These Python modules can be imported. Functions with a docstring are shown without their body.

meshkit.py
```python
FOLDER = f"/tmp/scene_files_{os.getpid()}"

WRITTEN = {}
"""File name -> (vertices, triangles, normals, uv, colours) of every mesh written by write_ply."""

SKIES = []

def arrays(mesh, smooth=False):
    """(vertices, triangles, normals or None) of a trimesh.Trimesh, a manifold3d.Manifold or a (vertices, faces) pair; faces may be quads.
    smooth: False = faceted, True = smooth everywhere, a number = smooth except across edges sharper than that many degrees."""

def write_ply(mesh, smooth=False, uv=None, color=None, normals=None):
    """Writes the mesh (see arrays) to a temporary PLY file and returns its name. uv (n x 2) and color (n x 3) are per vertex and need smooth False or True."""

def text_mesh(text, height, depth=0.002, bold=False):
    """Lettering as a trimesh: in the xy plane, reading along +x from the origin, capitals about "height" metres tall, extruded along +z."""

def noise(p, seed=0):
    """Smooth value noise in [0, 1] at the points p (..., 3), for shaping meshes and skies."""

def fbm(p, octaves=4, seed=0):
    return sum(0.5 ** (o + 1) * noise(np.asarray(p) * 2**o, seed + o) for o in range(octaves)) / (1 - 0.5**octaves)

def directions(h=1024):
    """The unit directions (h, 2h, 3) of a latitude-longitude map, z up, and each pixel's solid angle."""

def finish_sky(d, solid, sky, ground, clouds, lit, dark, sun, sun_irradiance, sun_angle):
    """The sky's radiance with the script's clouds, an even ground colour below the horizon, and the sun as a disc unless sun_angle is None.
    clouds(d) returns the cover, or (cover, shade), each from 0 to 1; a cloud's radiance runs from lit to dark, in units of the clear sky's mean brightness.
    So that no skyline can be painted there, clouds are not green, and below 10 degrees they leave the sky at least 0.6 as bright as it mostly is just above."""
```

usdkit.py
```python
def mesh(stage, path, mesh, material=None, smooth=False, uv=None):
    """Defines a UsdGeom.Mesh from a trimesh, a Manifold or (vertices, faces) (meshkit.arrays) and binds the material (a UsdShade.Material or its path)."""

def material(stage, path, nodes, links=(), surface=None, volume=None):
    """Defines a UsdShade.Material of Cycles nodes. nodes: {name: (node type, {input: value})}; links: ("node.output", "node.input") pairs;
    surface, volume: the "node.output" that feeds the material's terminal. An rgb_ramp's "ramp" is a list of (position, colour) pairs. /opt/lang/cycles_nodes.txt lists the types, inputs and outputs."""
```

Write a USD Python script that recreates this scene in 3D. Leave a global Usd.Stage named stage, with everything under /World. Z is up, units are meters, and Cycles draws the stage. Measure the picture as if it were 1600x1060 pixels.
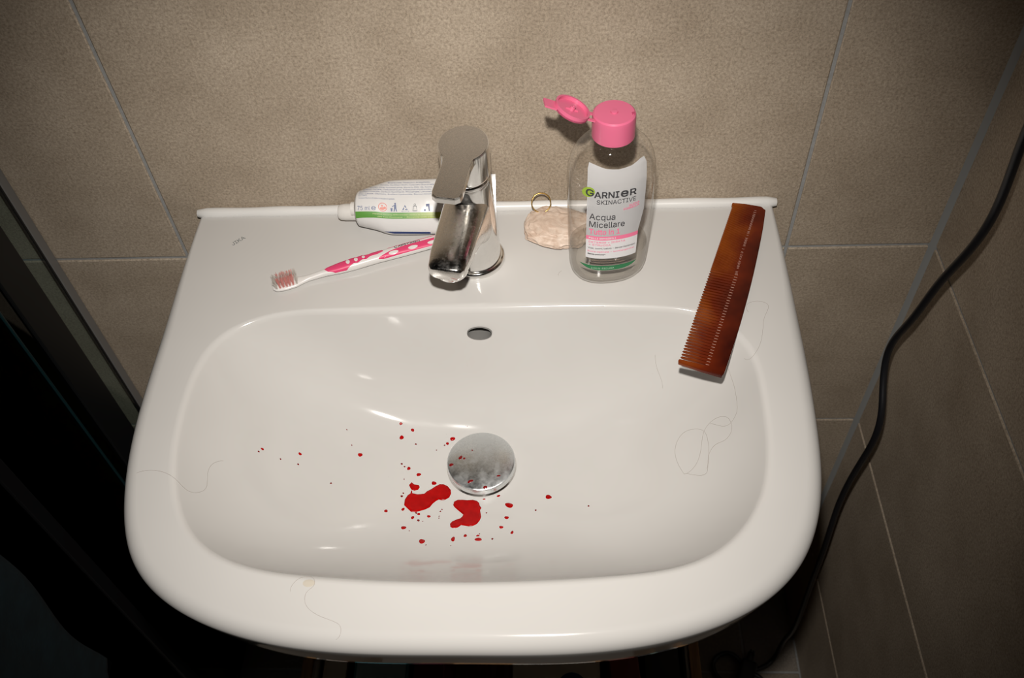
import math
import numpy as np, trimesh, manifold3d, usdkit, meshkit
from pxr import Usd, UsdGeom, UsdLux, UsdShade, Gf, Sdf
from scipy.interpolate import splprep, splev, LinearNDInterpolator
from shapely.geometry import Polygon, Point, LineString, box as sbox
from shapely import affinity, union_all

stage = Usd.Stage.CreateInMemory()
UsdGeom.SetStageUpAxis(stage, UsdGeom.Tokens.z)
UsdGeom.SetStageMetersPerUnit(stage, 1.0)
UsdGeom.Xform.Define(stage, '/World')
UsdGeom.Scope.Define(stage, '/World/Looks')
PI = math.pi

# ------------------------------------------------------------------ camera, flash, exposure
CAM = np.array([0.06903, -0.64068, 1.42875])
YAW, PITCH, ROLL, FPX = -0.07827, 0.88049, -0.07335, 1415.02
cy, sy, cp, sp = math.cos(YAW), math.sin(YAW), math.cos(PITCH), math.sin(PITCH)
FW = np.array([sy*cp, cy*cp, -sp]); RT0 = np.array([cy, -sy, 0.]); UP0 = np.cross(RT0, FW)
RT = RT0*math.cos(ROLL) + UP0*math.sin(ROLL); UP = -RT0*math.sin(ROLL) + UP0*math.cos(ROLL)

def frame(right, up, back, pos):
    return Gf.Matrix4d(*right, 0, *up, 0, *back, 0, *pos, 1)

cam = UsdGeom.Camera.Define(stage, '/World/camera')
cam.AddTransformOp().Set(frame(RT, UP, -FW, CAM))
cam.CreateHorizontalApertureAttr(36.0); cam.CreateVerticalApertureAttr(36.0*1060/1600)
cam.CreateFocalLengthAttr(FPX/1600*36.0)
cam.CreateClippingRangeAttr(Gf.Vec2f(0.01, 50))
cam.CreateFStopAttr(11.0); cam.CreateFocusDistanceAttr(0.74)
cam.CreateExposureAttr(0.0)

# the compact camera's flash, nine centimetres above its lens: the only light in the dark bathroom
FLASH = CAM + UP*0.088 - RT*0.008 - FW*0.005
AIM = np.array([0.0, -0.17, 0.86]) - FLASH; AIM /= np.linalg.norm(AIM)
fr = np.cross(AIM, [0, 0, 1]); fr /= np.linalg.norm(fr); fu = np.cross(fr, AIM)
fl = UsdLux.SphereLight.Define(stage, '/World/camera_flash')
fl.AddTransformOp().Set(frame(fr, fu, -AIM, FLASH))
fl.CreateRadiusAttr(0.011); fl.CreateIntensityAttr(1000.0); fl.CreateExposureAttr(2.78)
fl.CreateColorAttr(Gf.Vec3f(1.0, 0.95, 0.89))
sh = UsdLux.ShapingAPI.Apply(fl.GetPrim()); sh.CreateShapingConeAngleAttr(37.5); sh.CreateShapingConeSoftnessAttr(1.0)

# ------------------------------------------------------------------ helpers
def mat(name, nodes, links=(), surface='p.BSDF', volume=None):
    return usdkit.material(stage, '/World/Looks/' + name, nodes, links, surface, volume)

def plain(name, color, rough=0.5, **kw):
    return mat(name, {'p': ('principled_bsdf', {'base_color': color, 'roughness': rough, **kw})})

used = {}
def numbered(path):
    n = used.get(path, 0); used[path] = n + 1
    return path if n == 0 else f'{path}_{n:03d}'

def path_of(parent):
    return '/World' if parent is None else (parent if isinstance(parent, str) else str(parent.GetPath()))

def tag(prim, label=None, cat=None, group=None, kind=None):
    for k, v in (('label', label), ('category', cat), ('group', group), ('kind', kind)):
        if v: prim.SetCustomDataByKey(k, v)
    return prim

def obj(name, mesh, material, parent=None, smooth=35, label=None, cat=None, group=None, kind=None):
    if isinstance(mesh, (list, tuple)) and not isinstance(mesh[0], np.ndarray):
        mesh = trimesh.util.concatenate(mesh)
    pr = usdkit.mesh(stage, numbered(path_of(parent) + '/' + name), mesh, material, smooth).GetPrim()
    return tag(pr, label, cat, group, kind)

def thing(name, label=None, cat=None, loc=(0, 0, 0), rot=None, group=None, kind=None, parent=None):
    x = UsdGeom.Xform.Define(stage, numbered(path_of(parent) + '/' + name))
    x.AddTranslateOp().Set(Gf.Vec3d(*loc))
    if rot is not None:
        x.AddRotateXYZOp().Set(Gf.Vec3f(*rot))
    return tag(x.GetPrim(), label, cat, group, kind)

def T(m, t): m = m.copy(); m.apply_translation(t); return m
def R(m, deg, ax): m = m.copy(); m.apply_transform(trimesh.transformations.rotation_matrix(math.radians(deg), ax)); return m

def rbox(sx, sy, sz, r=0.002, c=(0, 0, 0), seg=8):
    """a box with rounded edges, centred on c"""
    s = manifold3d.Manifold.sphere(r, seg)
    ps = [s.translate([a*(sx/2-r), b*(sy/2-r), d*(sz/2-r)]) for a in (-1, 1) for b in (-1, 1) for d in (-1, 1)]
    m = manifold3d.Manifold.batch_hull(ps).to_mesh()
    return T(trimesh.Trimesh(m.vert_properties[:, :3], m.tri_verts), c)

def tm(man):
    m = man.to_mesh(); return trimesh.Trimesh(m.vert_properties[:, :3], m.tri_verts)

def loft(rings, cap0=True, cap1=True, closed=True):
    rings = [np.asarray(r, float) for r in rings]; n = len(rings[0]); v = np.vstack(rings); f = []
    for i in range(len(rings)-1):
        a = np.arange(n); b = (a+1) % n
        if not closed: a = a[:-1]; b = b[:-1]
        f.append(np.stack([i*n+a, i*n+b, (i+1)*n+b], 1)); f.append(np.stack([i*n+a, (i+1)*n+b, (i+1)*n+a], 1))
    f = np.vstack(f)
    extra = []
    if cap0: extra.append((rings[0].mean(0), 0, True))
    if cap1: extra.append((rings[-1].mean(0), (len(rings)-1)*n, False))
    for c, o, flip in extra:
        k = len(v); v = np.vstack([v, c]); a = np.arange(n); b = (a+1) % n
        t = np.stack([o+b, o+a, np.full(n, k)], 1) if flip else np.stack([o+a, o+b, np.full(n, k)], 1)
        f = np.vstack([f, t])
    return trimesh.Trimesh(v, f, process=False)

def lathe(profile, n=64, c=(0, 0, 0)):
    a = np.linspace(0, 2*PI, n, endpoint=False)
    return T(loft([np.stack([r*np.cos(a), r*np.sin(a), np.full(n, z)], 1) for r, z in profile]), c)

def smooth_path(pts, n):
    p = np.asarray(pts, float)
    tck, _ = splprep(p.T, s=0, k=min(3, len(p)-1)); return np.stack(splev(np.linspace(0, 1, n), tck), 1)

def tube(path, r, n=12):
    p = np.asarray(path, float); r = np.broadcast_to(r, len(p)); t = np.gradient(p, axis=0); t /= np.linalg.norm(t, axis=1, keepdims=True)
    u = np.cross(t[0], [0.3, 0.2, 0.9]); u /= np.linalg.norm(u); a = np.linspace(0, 2*PI, n, endpoint=False); rings = []
    for i in range(len(p)):
        u = u - t[i]*(u@t[i]); u /= np.linalg.norm(u); w = np.cross(t[i], u)
        rings.append(p[i] + r[i]*(np.cos(a)[:, None]*u + np.sin(a)[:, None]*w))
    return loft(rings)

def torus(R_, r, n=64, m=12):
    a = np.linspace(0, 2*PI, n, endpoint=False); b = np.linspace(0, 2*PI, m, endpoint=False)
    rings = [np.stack([(R_+r*np.cos(b))*math.cos(x), (R_+r*np.cos(b))*math.sin(x), r*np.sin(b)], 1) for x in a]
    rings.append(rings[0]); t = loft(rings, False, False); t.merge_vertices(); t.fix_normals(); return t

def prism(poly, h, z0=0.0):
    gs = getattr(poly, 'geoms', [poly])
    return T(trimesh.util.concatenate([trimesh.creation.extrude_polygon(g, h, engine='earcut') for g in gs if g.area > 0]), (0, 0, z0))

def pillow(poly, h, bevel, z0=0.0, steps=4):
    """a flat shape whose top edge is rounded by insetting"""
    out = [prism(poly, h-bevel, z0)]
    for i in range(1, steps+1):
        a = i/steps*PI/2; p = poly.buffer(-bevel*(1-math.cos(a)))
        if p.is_empty: break
        out.append(prism(p, bevel*math.sin(a), z0+h-bevel))
    return trimesh.util.concatenate(out)

def words(text, x0, x1, z, h, depth=0.00012, bold=False, angle=0):
    """lettering in local (x, z): fitted from x0 to x1, capitals h tall, baseline z; returned in the xy plane (y = up)"""
    m = meshkit.text_mesh(text, 1.0, depth=1.0, bold=bold); b = m.bounds
    m.apply_translation([-b[0][0], 0, 0]); m.apply_scale([(x1-x0)/(b[1][0]-b[0][0]), h, depth])
    if angle: m = R(m, angle, [0, 0, 1])
    return T(m, (x0, z, 0))

rng = np.random.default_rng(7)

# ------------------------------------------------------------------ materials
def tile_mat(name, tint):
    c = np.array(tint)
    return mat(name, {
        'g': ('geometry', {}),
        'n1': ('noise_texture', {'scale': 430.0, 'detail': 6.0, 'roughness': 0.85}),
        'n2': ('noise_texture', {'scale': 13.0, 'detail': 6.0, 'roughness': 0.6}),
        'n3': ('noise_texture', {'scale': 210.0, 'detail': 3.0, 'roughness': 0.6}),
        'r1': ('rgb_ramp', {'ramp': [(0.33, c*0.50*np.array([1.0, 0.94, 0.86])), (0.50, c), (0.66, c*1.42)]}),
        'r2': ('rgb_ramp', {'ramp': [(0.3, (0.84, 0.82, 0.79)), (0.7, (1.12, 1.125, 1.13))]}),
        'r3': ('rgb_ramp', {'ramp': [(0.28, (0.80, 0.77, 0.74)), (0.42, (1, 1, 1)), (1.0, (1, 1, 1))]}),
        'm1': ('mix_color', {'blend_type': 'multiply', 'fac': 1.0}), 'm2': ('mix_color', {'blend_type': 'multiply', 'fac': 0.8}),
        'b': ('bump', {'strength': 0.25, 'distance': 0.0006}),
        'p': ('principled_bsdf', {'roughness': 0.52, 'specular_ior_level': 0.4}),
    }, [('g.position', 'n1.vector'), ('g.position', 'n2.vector'), ('g.position', 'n3.vector'), ('n1.fac', 'r1.fac'), ('n2.fac', 'r2.fac'), ('n3.fac', 'r3.fac'),
        ('r1.color', 'm1.a'), ('r2.color', 'm1.b'), ('m1.result', 'm2.a'), ('r3.color', 'm2.b'), ('m2.result', 'p.base_color'), ('n1.fac', 'b.height'), ('b.normal', 'p.normal')])
TILES = [tile_mat('tile_a', (0.362, 0.300, 0.232)), tile_mat('tile_b', (0.350, 0.289, 0.222)), tile_mat('tile_c', (0.372, 0.309, 0.240))]
FLOOR = [tile_mat('floor_tile_a', (0.205, 0.170, 0.132)), tile_mat('floor_tile_b', (0.195, 0.168, 0.140))]

def grainy(name, color, rough, scale, amt=0.12, bump=0.0):
    c = np.array(color)
    nodes = {'g': ('texture_coordinate', {}), 'n': ('noise_texture', {'scale': scale, 'detail': 4.0, 'roughness': 0.6}),
             'r': ('rgb_ramp', {'ramp': [(0.3, c*(1-amt)), (0.7, c*(1+amt))]}), 'p': ('principled_bsdf', {'roughness': rough})}
    links = [('g.object', 'n.vector'), ('n.fac', 'r.fac'), ('r.color', 'p.base_color')]
    if bump:
        nodes['b'] = ('bump', {'strength': 1.0, 'distance': bump}); links += [('n.fac', 'b.height'), ('b.normal', 'p.normal')]
    return mat(name, nodes, links)
GROUT = grainy('grout', (0.275, 0.275, 0.27), 0.85, 300.0)
SILICONE_GREY = plain('grey_silicone', (0.255, 0.26, 0.255), 0.6)
SILICONE_WHITE = plain('white_silicone', (0.66, 0.65, 0.63), 0.35)
PLASTER = plain('ceiling_paint', (0.34, 0.33, 0.31), 0.9)

CERAMIC = mat('glazed_ceramic', {
    'g': ('geometry', {}), 'n': ('noise_texture', {'scale': 6.0, 'detail': 4.0}), 'n2': ('noise_texture', {'scale': 900.0, 'detail': 1.0}),
    'r': ('rgb_ramp', {'ramp': [(0.3, (0.512, 0.499, 0.480)), (0.7, (0.542, 0.529, 0.510))]}),
    'r2': ('rgb_ramp', {'ramp': [(0.14, (0.72, 0.68, 0.62)), (0.20, (1, 1, 1)), (1.0, (1, 1, 1))]}),
    'm': ('mix_color', {'blend_type': 'multiply', 'fac': 0.7}),
    'p': ('principled_bsdf', {'roughness': 0.10, 'specular_ior_level': 0.42})},
    [('g.position', 'n.vector'), ('g.position', 'n2.vector'), ('n.fac', 'r.fac'), ('n2.fac', 'r2.fac'), ('r.color', 'm.a'), ('r2.color', 'm.b'), ('m.result', 'p.base_color')])

def chrome(name, r0, r1, tint=(0.80, 0.79, 0.77), scale=160.0, bump=0.0):
    nodes = {'g': ('texture_coordinate', {}), 'n': ('noise_texture', {'scale': scale, 'detail': 4.0, 'roughness': 0.7}),
             'r': ('map_range', {'from_min': 0.35, 'from_max': 0.65, 'to_min': r0, 'to_max': r1, 'clamp': True}),
             'p': ('principled_bsdf', {'metallic': 1.0, 'base_color': tint})}
    links = [('g.object', 'n.vector'), ('n.fac', 'r.value'), ('r.result', 'p.roughness')]
    if bump:
        nodes['b'] = ('bump', {'strength': 0.5, 'distance': bump}); links += [('n.fac', 'b.height'), ('b.normal', 'p.normal')]
    return mat(name, nodes, links)
CHROME = chrome('chrome', 0.08, 0.16)
CHROME_SPOTTED = chrome('water_spotted_chrome', 0.18, 0.34, (0.58, 0.56, 0.535), 500.0)
CHROME_HAZY = chrome('hazy_chrome', 0.10, 0.26, (0.74, 0.72, 0.69), 220.0)
CHROME_PLUG = chrome('scaled_chrome', 0.22, 0.42, (0.72, 0.745, 0.75), 60.0)
DARK_HOLE = plain('black_rubber', (0.015, 0.015, 0.016), 0.5)
BLACK = plain('black_plastic', (0.010, 0.010, 0.012), 0.35)
ALU = plain('brushed_profile', (0.22, 0.215, 0.21), 0.4, metallic=0.3)

def tinted_pane(name, color, gloss=0.04):
    return mat(name, {'t': ('transparent_bsdf', {'color': color}), 'g': ('glossy_bsdf', {'color': (0.9, 0.95, 0.95), 'roughness': 0.02}), 'lw2': ('layer_weight', {'blend': 0.5}), 'pw': ('math', {'math_type': 'power', 'value2': 4.0}),
                      'f': ('math', {'math_type': 'multiply_add', 'value2': 0.55, 'value3': gloss}), 'x': ('mix_closure', {})}, [('lw2.facing', 'pw.value1'), ('pw.value', 'f.value1'), ('f.value', 'x.fac'), ('t.BSDF', 'x.closure1'), ('g.BSDF', 'x.closure2')], 'x.closure')
CLEAR_PANE = tinted_pane('clear_glass', (0.80, 0.86, 0.86))
SMOKED_PANE = tinted_pane('smoked_glass', (0.10, 0.14, 0.145))

# ------------------------------------------------------------------ the room: x right, y = 0 is the tiled wall behind the basin
XR, XJ, ZJ, TW, TH = 0.4373, 0.2953, 0.787, 0.60, 0.30
XL, YF, ZC = -1.25, -1.70, 2.35
GJ = 0.0017                                                   # half a joint

def tile_slab(u0, u1, v0, v1, place, depth=0.008, chamfer=0.0011):
    """a tile from (u0, v0) to (u1, v1), front at 0, chamfered; place maps (u, v, w) to the room, w out of the wall"""
    q = [(u0, v0), (u1, v0), (u1, v1), (u0, v1)]; c = chamfer
    i = [(u0+c, v0+c), (u1-c, v0+c), (u1-c, v1-c), (u0+c, v1-c)]
    P = [place(u, v, -depth) for u, v in q] + [place(u, v, -c*0.7) for u, v in q] + [place(u, v, 0) for u, v in i]
    f = []
    for o in (0, 4):
        for k in range(4):
            a, b = o+k, o+(k+1) % 4; f += [(a, b, b+4), (a, b+4, a+4)]
    f += [(8, 9, 10), (8, 10, 11), (2, 1, 0), (3, 2, 0)]
    m = trimesh.Trimesh(np.array(P), np.array(f), process=False)
    if m.volume < 0: m.invert()
    return m

def tiled(name, us, vs, place, mats, bed):
    w = thing(name, kind='structure')
    obj('grout_bed', bed, GROUT, w, smooth=False)
    for i in range(len(us)-1):
        for j in range(len(vs)-1):
            obj('tile', tile_slab(us[i]+GJ, us[i+1]-GJ, vs[j]+GJ, vs[j+1]-GJ, place), mats[int(rng.integers(len(mats)))], w, smooth=False)
    return w

def slab(lo, hi):
    lo, hi = np.array(lo, float), np.array(hi, float); m = trimesh.creation.box(hi-lo); m.apply_translation((lo+hi)/2); return m

zs = [0.0, ZJ-2*TH, ZJ-TH, ZJ, ZJ+TH, ZJ+2*TH, ZJ+3*TH, ZJ+4*TH, ZJ+5*TH, ZC]
zs = [z for z in zs if z <= ZC]
tiled('wall_back', [XL, XJ-2*TW, XJ-TW, XJ, XR], zs, lambda u, v, w: (u, -w, v), TILES, slab((XL, 0.0016, 0), (XR+0.12, 0.12, ZC)))
ys = [YF, -1.5, -0.9, -0.3, 0.0]
tiled('wall_right', [0.0, 0.60, 1.20, 1.70], zs, lambda u, v, w: (XR-w, -u, v), TILES, slab((XR+0.0016, YF-0.12, 0), (XR+0.12, 0.0016, ZC)))
tiled('wall_left', [0.0, 0.60, 1.20, 1.70], zs, lambda u, v, w: (XL+w, -u, v), TILES, slab((XL-0.12, YF-0.12, 0), (XL-0.0016, 0.12, ZC)))
tiled('floor', [XL, -0.845, -0.245, 0.355, XR], [-1.70, -1.34, -1.04, -0.74, -0.44, -0.14, 0.0], lambda u, v, w: (u, v, w), FLOOR, slab((XL-0.12, YF-0.12, -0.10), (XR+0.12, 0.12, -0.0012)))
wf = thing('wall_front', kind='structure')
obj('painted_face', slab((XL-0.12, YF-0.12, 0), (XR+0.12, YF, ZC)), PLASTER, wf, smooth=False)
cl = thing('ceiling', kind='structure')
obj('painted_face', slab((XL-0.12, YF-0.12, ZC), (XR+0.12, 0.12, ZC+0.1)), PLASTER, cl, smooth=False)

# grey sealant in the corner of the two walls, white sealant behind the basin
cr = np.array([(XR+0.001, 0.001), (XR-0.0055, 0.001), (XR-0.0036, -0.0018), (XR-0.0018, -0.0036), (XR+0.001, -0.0055)])
obj('trim_1', prism(Polygon(cr), ZC), SILICONE_GREY, kind='structure')
bead = smooth_path([(-0.2725, -0.004, 0.8505), (-0.14, -0.0045, 0.8515), (0.0, -0.0045, 0.852), (0.14, -0.0045, 0.8515), (0.2735, -0.004, 0.8505)], 60)
rb = 0.0052*np.r_[0.75, np.ones(58), 0.75]*(1+0.06*np.sin(np.arange(60)*0.9))
obj('trim_2', tube(bead, rb, 14), SILICONE_WHITE, kind='structure', smooth=True)

# ------------------------------------------------------------------ wash basin
ZT = 0.85
def closed_from_half(pts, n=1600, straight_back=False):
    h = np.array(pts, float)
    if straight_back:                                         # from the back right corner round the front to the back left one
        full = np.vstack([h, (h*[-1, 1])[::-1][1:] if h[-1][0] == 0 else (h*[-1, 1])[::-1]])
        t, _ = splprep(full.T, s=0.000004); return np.stack(splev(np.linspace(0, 1, n), t), 1)
    full = np.vstack([h, (h*[-1, 1])[::-1][1:-1], h[:1]])
    t, _ = splprep(full.T, s=0.000006, per=True); return np.stack(splev(np.linspace(0, 1, n), t), 1)
OUT = closed_from_half([(0.2705, -0.0015), (0.2715, -0.06), (0.2722, -0.12), (0.2715, -0.18), (0.2675, -0.245), (0.258, -0.31), (0.249, -0.336), (0.237, -0.3585), (0.2195, -0.377), (0.1965, -0.393),
                        (0.166, -0.4065), (0.135, -0.415), (0.098, -0.4205), (0.05, -0.4235), (0.0, -0.4245)], straight_back=True)
INN = closed_from_half([(0.0, -0.1305), (0.06, -0.1305), (0.115, -0.131), (0.150, -0.1325), (0.174, -0.136), (0.192, -0.1425), (0.208, -0.155), (0.2185, -0.171), (0.2245, -0.195), (0.2255, -0.225), (0.2235, -0.26),
                        (0.217, -0.294), (0.2055, -0.3225), (0.191, -0.341), (0.171, -0.3555), (0.143, -0.3655), (0.11, -0.3705), (0.06, -0.374), (0.0, -0.3752)])
C0 = np.array([0.0, -0.214])                                  # the drain
def polar(curve, th):
    d = curve - C0; a = np.arctan2(d[:, 1], d[:, 0]); o = np.argsort(a); a, r = a[o], np.hypot(*d.T)[o]
    return np.interp(th, np.r_[a-2*PI, a, a+2*PI], np.r_[r, r, r])
NT = 512
THETA = np.sort(np.r_[np.linspace(-PI, PI, NT-2, endpoint=False), [math.atan2(-0.0015+0.214, 0.2705), math.atan2(-0.0015+0.214, -0.2705)]])
back_line = np.array([(x, -0.0015) for x in np.linspace(-0.2705, 0.2705, 400)])
RO = polar(np.vstack([OUT, back_line]), THETA); RI = polar(INN, THETA)
CT, ST = np.cos(THETA), np.sin(THETA)
def ring(r, z): return np.stack([C0[0]+r*CT, C0[1]+r*ST, np.broadcast_to(z, len(THETA))], 1)
isback = np.clip((ST - 0.2)/0.5, 0, 1); isback = isback*isback*(3-2*isback)
isfront = np.clip((-ST - 0.2)/0.6, 0, 1); isfront = isfront*isfront*(3-2*isfront)
DEPTH, RD = 0.120, 0.0215
LIP = 0.0075
def bowl_rings():
    rs = []
    la = np.radians(64.0 + 12.0*isback - 3.0*isfront)
    for k in np.linspace(0, 1, 7):
        a = la*k; rs.append(ring(RI+LIP*(1-np.sin(a)), ZT-LIP*(1-np.cos(a))))
    r0 = RI+LIP*(1-np.sin(la)); z0 = ZT-LIP*(1-np.cos(la))
    span = r0-RD; D = DEPTH-(ZT-z0)
    b = 0.052 + 0.006*isback + 0.004*isfront; a_ = b/np.tan(la)
    for t in np.linspace(0, 1, 46)[1:]:
        w = [(1-t)**3, 3*t*(1-t)**2, 3*t*t*(1-t), t**3]
        p2 = span*(0.60 + 0.08*isback + 0.02*isfront)
        r = w[0]*r0 + w[1]*(r0-a_) + w[2]*(RD+p2) + w[3]*RD
        z = w[0]*z0 + w[1]*(z0-b) + w[2]*(z0-D+0.006) + w[3]*(z0-D)
        rs.append(ring(r, z))
    return rs
BOWL = bowl_rings()
def outer_rings():
    rs = [ring(0.03, 0.700), ring(0.10, 0.700), ring(RO*0.72, 0.704), ring(RO*0.83, 0.730), ring(RO-0.030, 0.7725), ring(RO-0.0200, 0.7780), ring(RO-0.0135, 0.7855)]
    for z in (0.795, 0.805, 0.815, 0.823, 0.830): rs.append(ring(RO-(0.8345-z)*0.235*(1-isback)-0.0003, z))
    RX, RZ = 0.013*(1-isback)+0.004*isback, 0.013*(1-isback)+0.004*isback
    for a in np.linspace(0, PI/2, 10):
        rs.append(ring(RO-RX*(1-math.cos(a)), ZT-RZ*(1-math.sin(a))))
    return rs
def basin_mesh():
    rs = outer_rings()
    r1 = rs[-1]; r2 = BOWL[0]
    for t in (0.25, 0.5, 0.75): rs.append(r1*(1-t)+r2*t)
    rs += BOWL
    rs += [ring(RD-0.001, ZT-DEPTH-0.003), ring(RD-0.001, ZT-DEPTH-0.016)]
    return loft(rs)
BASIN = basin_mesh()
TOP = np.vstack([r for r in outer_rings()[-6:]] + BOWL)
_zi = LinearNDInterpolator(TOP[:, :2], TOP[:, 2])
def zsurf(x, y):
    z = float(_zi(x, y)); return z if z == z else ZT

wb = thing('wash_basin', 'white glazed ceramic wash basin with rounded front fixed to the tiled wall', 'sink')
bm = manifold3d.Manifold(manifold3d.Mesh(BASIN.vertices.astype(np.float32), BASIN.faces.astype(np.uint32)))
OVX, OVY, OVZ = 0.0015, -0.1405, 0.8255
hole = manifold3d.Manifold.cylinder(0.036, 0.0110, 0.0110, 48).scale([1, 0.60, 1]).rotate([-104, 0, 0]).translate([OVX, OVY-0.0136, OVZ+0.0034])
bm2 = bm - hole
basin_m = tm(bm2) if bm2.num_tri() > 100 else BASIN
obj('ceramic_body', basin_m, CERAMIC, wb, smooth=32)
ovl = (manifold3d.Manifold.cylinder(0.0300, 0.01095, 0.01095, 48) - manifold3d.Manifold.cylinder(0.0285, 0.0105, 0.0105, 48)).scale([1, 0.60, 1])
obj('overflow_shade_liner', tm(ovl.rotate([-104, 0, 0]).translate([OVX, OVY-0.0136+0.0172, OVZ+0.0034-0.0043])), plain('overflow_shade_grey', (0.20, 0.195, 0.185), 0.7), wb, smooth=30)  # liner added in the hole; its grey is shade put into the colour
INK = plain('grey_ink', (0.16, 0.17, 0.17), 0.4)
mk = words('JIKA', 0, 0.0135, 0, 0.0042, 0.00012)
mk = T(R(mk, 44, [0, 0, 1]), (-0.2290, -0.0480, ZT+0.00003))
obj('lettering', mk, INK, wb, smooth=False, label='small grey printed maker name')

# drain plug
dp = thing('drain_plug', 'round domed chrome push plug over the drain, specked with blood', 'drain plug', (C0[0], C0[1], ZT-DEPTH))
obj('cap', lathe([(0.0270, 0.0028), (0.0298, 0.0032), (0.0304, 0.0042), (0.0304, 0.0098), (0.0298, 0.0108), (0.0285, 0.0114), (0.022, 0.0124), (0.012, 0.0130), (0.004, 0.0132)], 96), CHROME_PLUG, dp, smooth=30)
obj('stem', lathe([(0.0185, -0.004), (0.0185, 0.006)], 48), CHROME, dp)
obj('flange', lathe([(0.0205, -0.002), (0.0300, 0.0012), (0.0312, 0.0022), (0.0300, 0.0032), (0.0215, 0.0018)], 96), CHROME, dp)

# ------------------------------------------------------------------ faucet
fx = thing('faucet', 'chrome single-lever basin mixer tap with flat lever on top', 'faucet', (-0.003, -0.070, ZT), (0, 0, -11))
obj('base_ring', lathe([(0.0235, 0.0), (0.0262, 0.0), (0.0265, 0.0012), (0.0262, 0.0042), (0.0250, 0.0056), (0.0232, 0.0062)], 96), CHROME, fx)
ang = np.linspace(0, 2*PI, 72, endpoint=False)
def oval(cx, cyy, z, rx, ry, p=2.0):
    c, s = np.cos(ang), np.sin(ang)
    return np.stack([cx+rx*np.sign(c)*np.abs(c)**(2/p), cyy+ry*np.sign(s)*np.abs(s)**(2/p), np.full(len(ang), z)], 1)
body = loft([oval(0, 0, z, r, r) for z, r in ((0.004, 0.0232), (0.010, 0.0230), (0.04, 0.0216), (0.07, 0.0206), (0.092, 0.0201), (0.0945, 0.0196))])
obj('body', body, CHROME, fx, smooth=40)
def spout_ring(y, zt, zb, w, p=3.2):
    c, s = np.cos(ang), np.sin(ang); h = (zt-zb)/2
    return np.stack([w*np.sign(c)*np.abs(c)**(2/p), np.full(len(ang), y), (zt+zb)/2+h*np.sign(s)*np.abs(s)**(2/p)], 1)
spr = [spout_ring(0.006, 0.0870, 0.022, 0.0196), spout_ring(-0.010, 0.0850, 0.028, 0.0198), spout_ring(-0.022, 0.0818, 0.039, 0.0192), spout_ring(-0.034, 0.0786, 0.0475, 0.0184), spout_ring(-0.048, 0.0760, 0.0525, 0.0176),
       spout_ring(-0.062, 0.0736, 0.0543, 0.0170), spout_ring(-0.072, 0.0716, 0.0546, 0.0158), spout_ring(-0.0765, 0.0704, 0.0548, 0.0152), spout_ring(-0.0795, 0.0690, 0.0554, 0.0130), spout_ring(-0.0812, 0.0680, 0.0572, 0.0100)]
obj('spout', loft(spr[::-1]), CHROME_HAZY, fx, smooth=40)
obj('aerator', lathe([(0.0100, 0.0500), (0.0130, 0.0498), (0.0134, 0.0508), (0.0134, 0.0570)], 48, (0, -0.0640, 0)), CHROME, fx)
obj('aerator_screen', lathe([(0.0106, 0.0495), (0.0106, 0.0520)], 40, (0, -0.0640, 0)), DARK_HOLE, fx)
obj('cartridge_ring', lathe([(0.0185, 0.0930), (0.0198, 0.0945), (0.0198, 0.0970), (0.0188, 0.0985)], 72), CHROME, fx)
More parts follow.
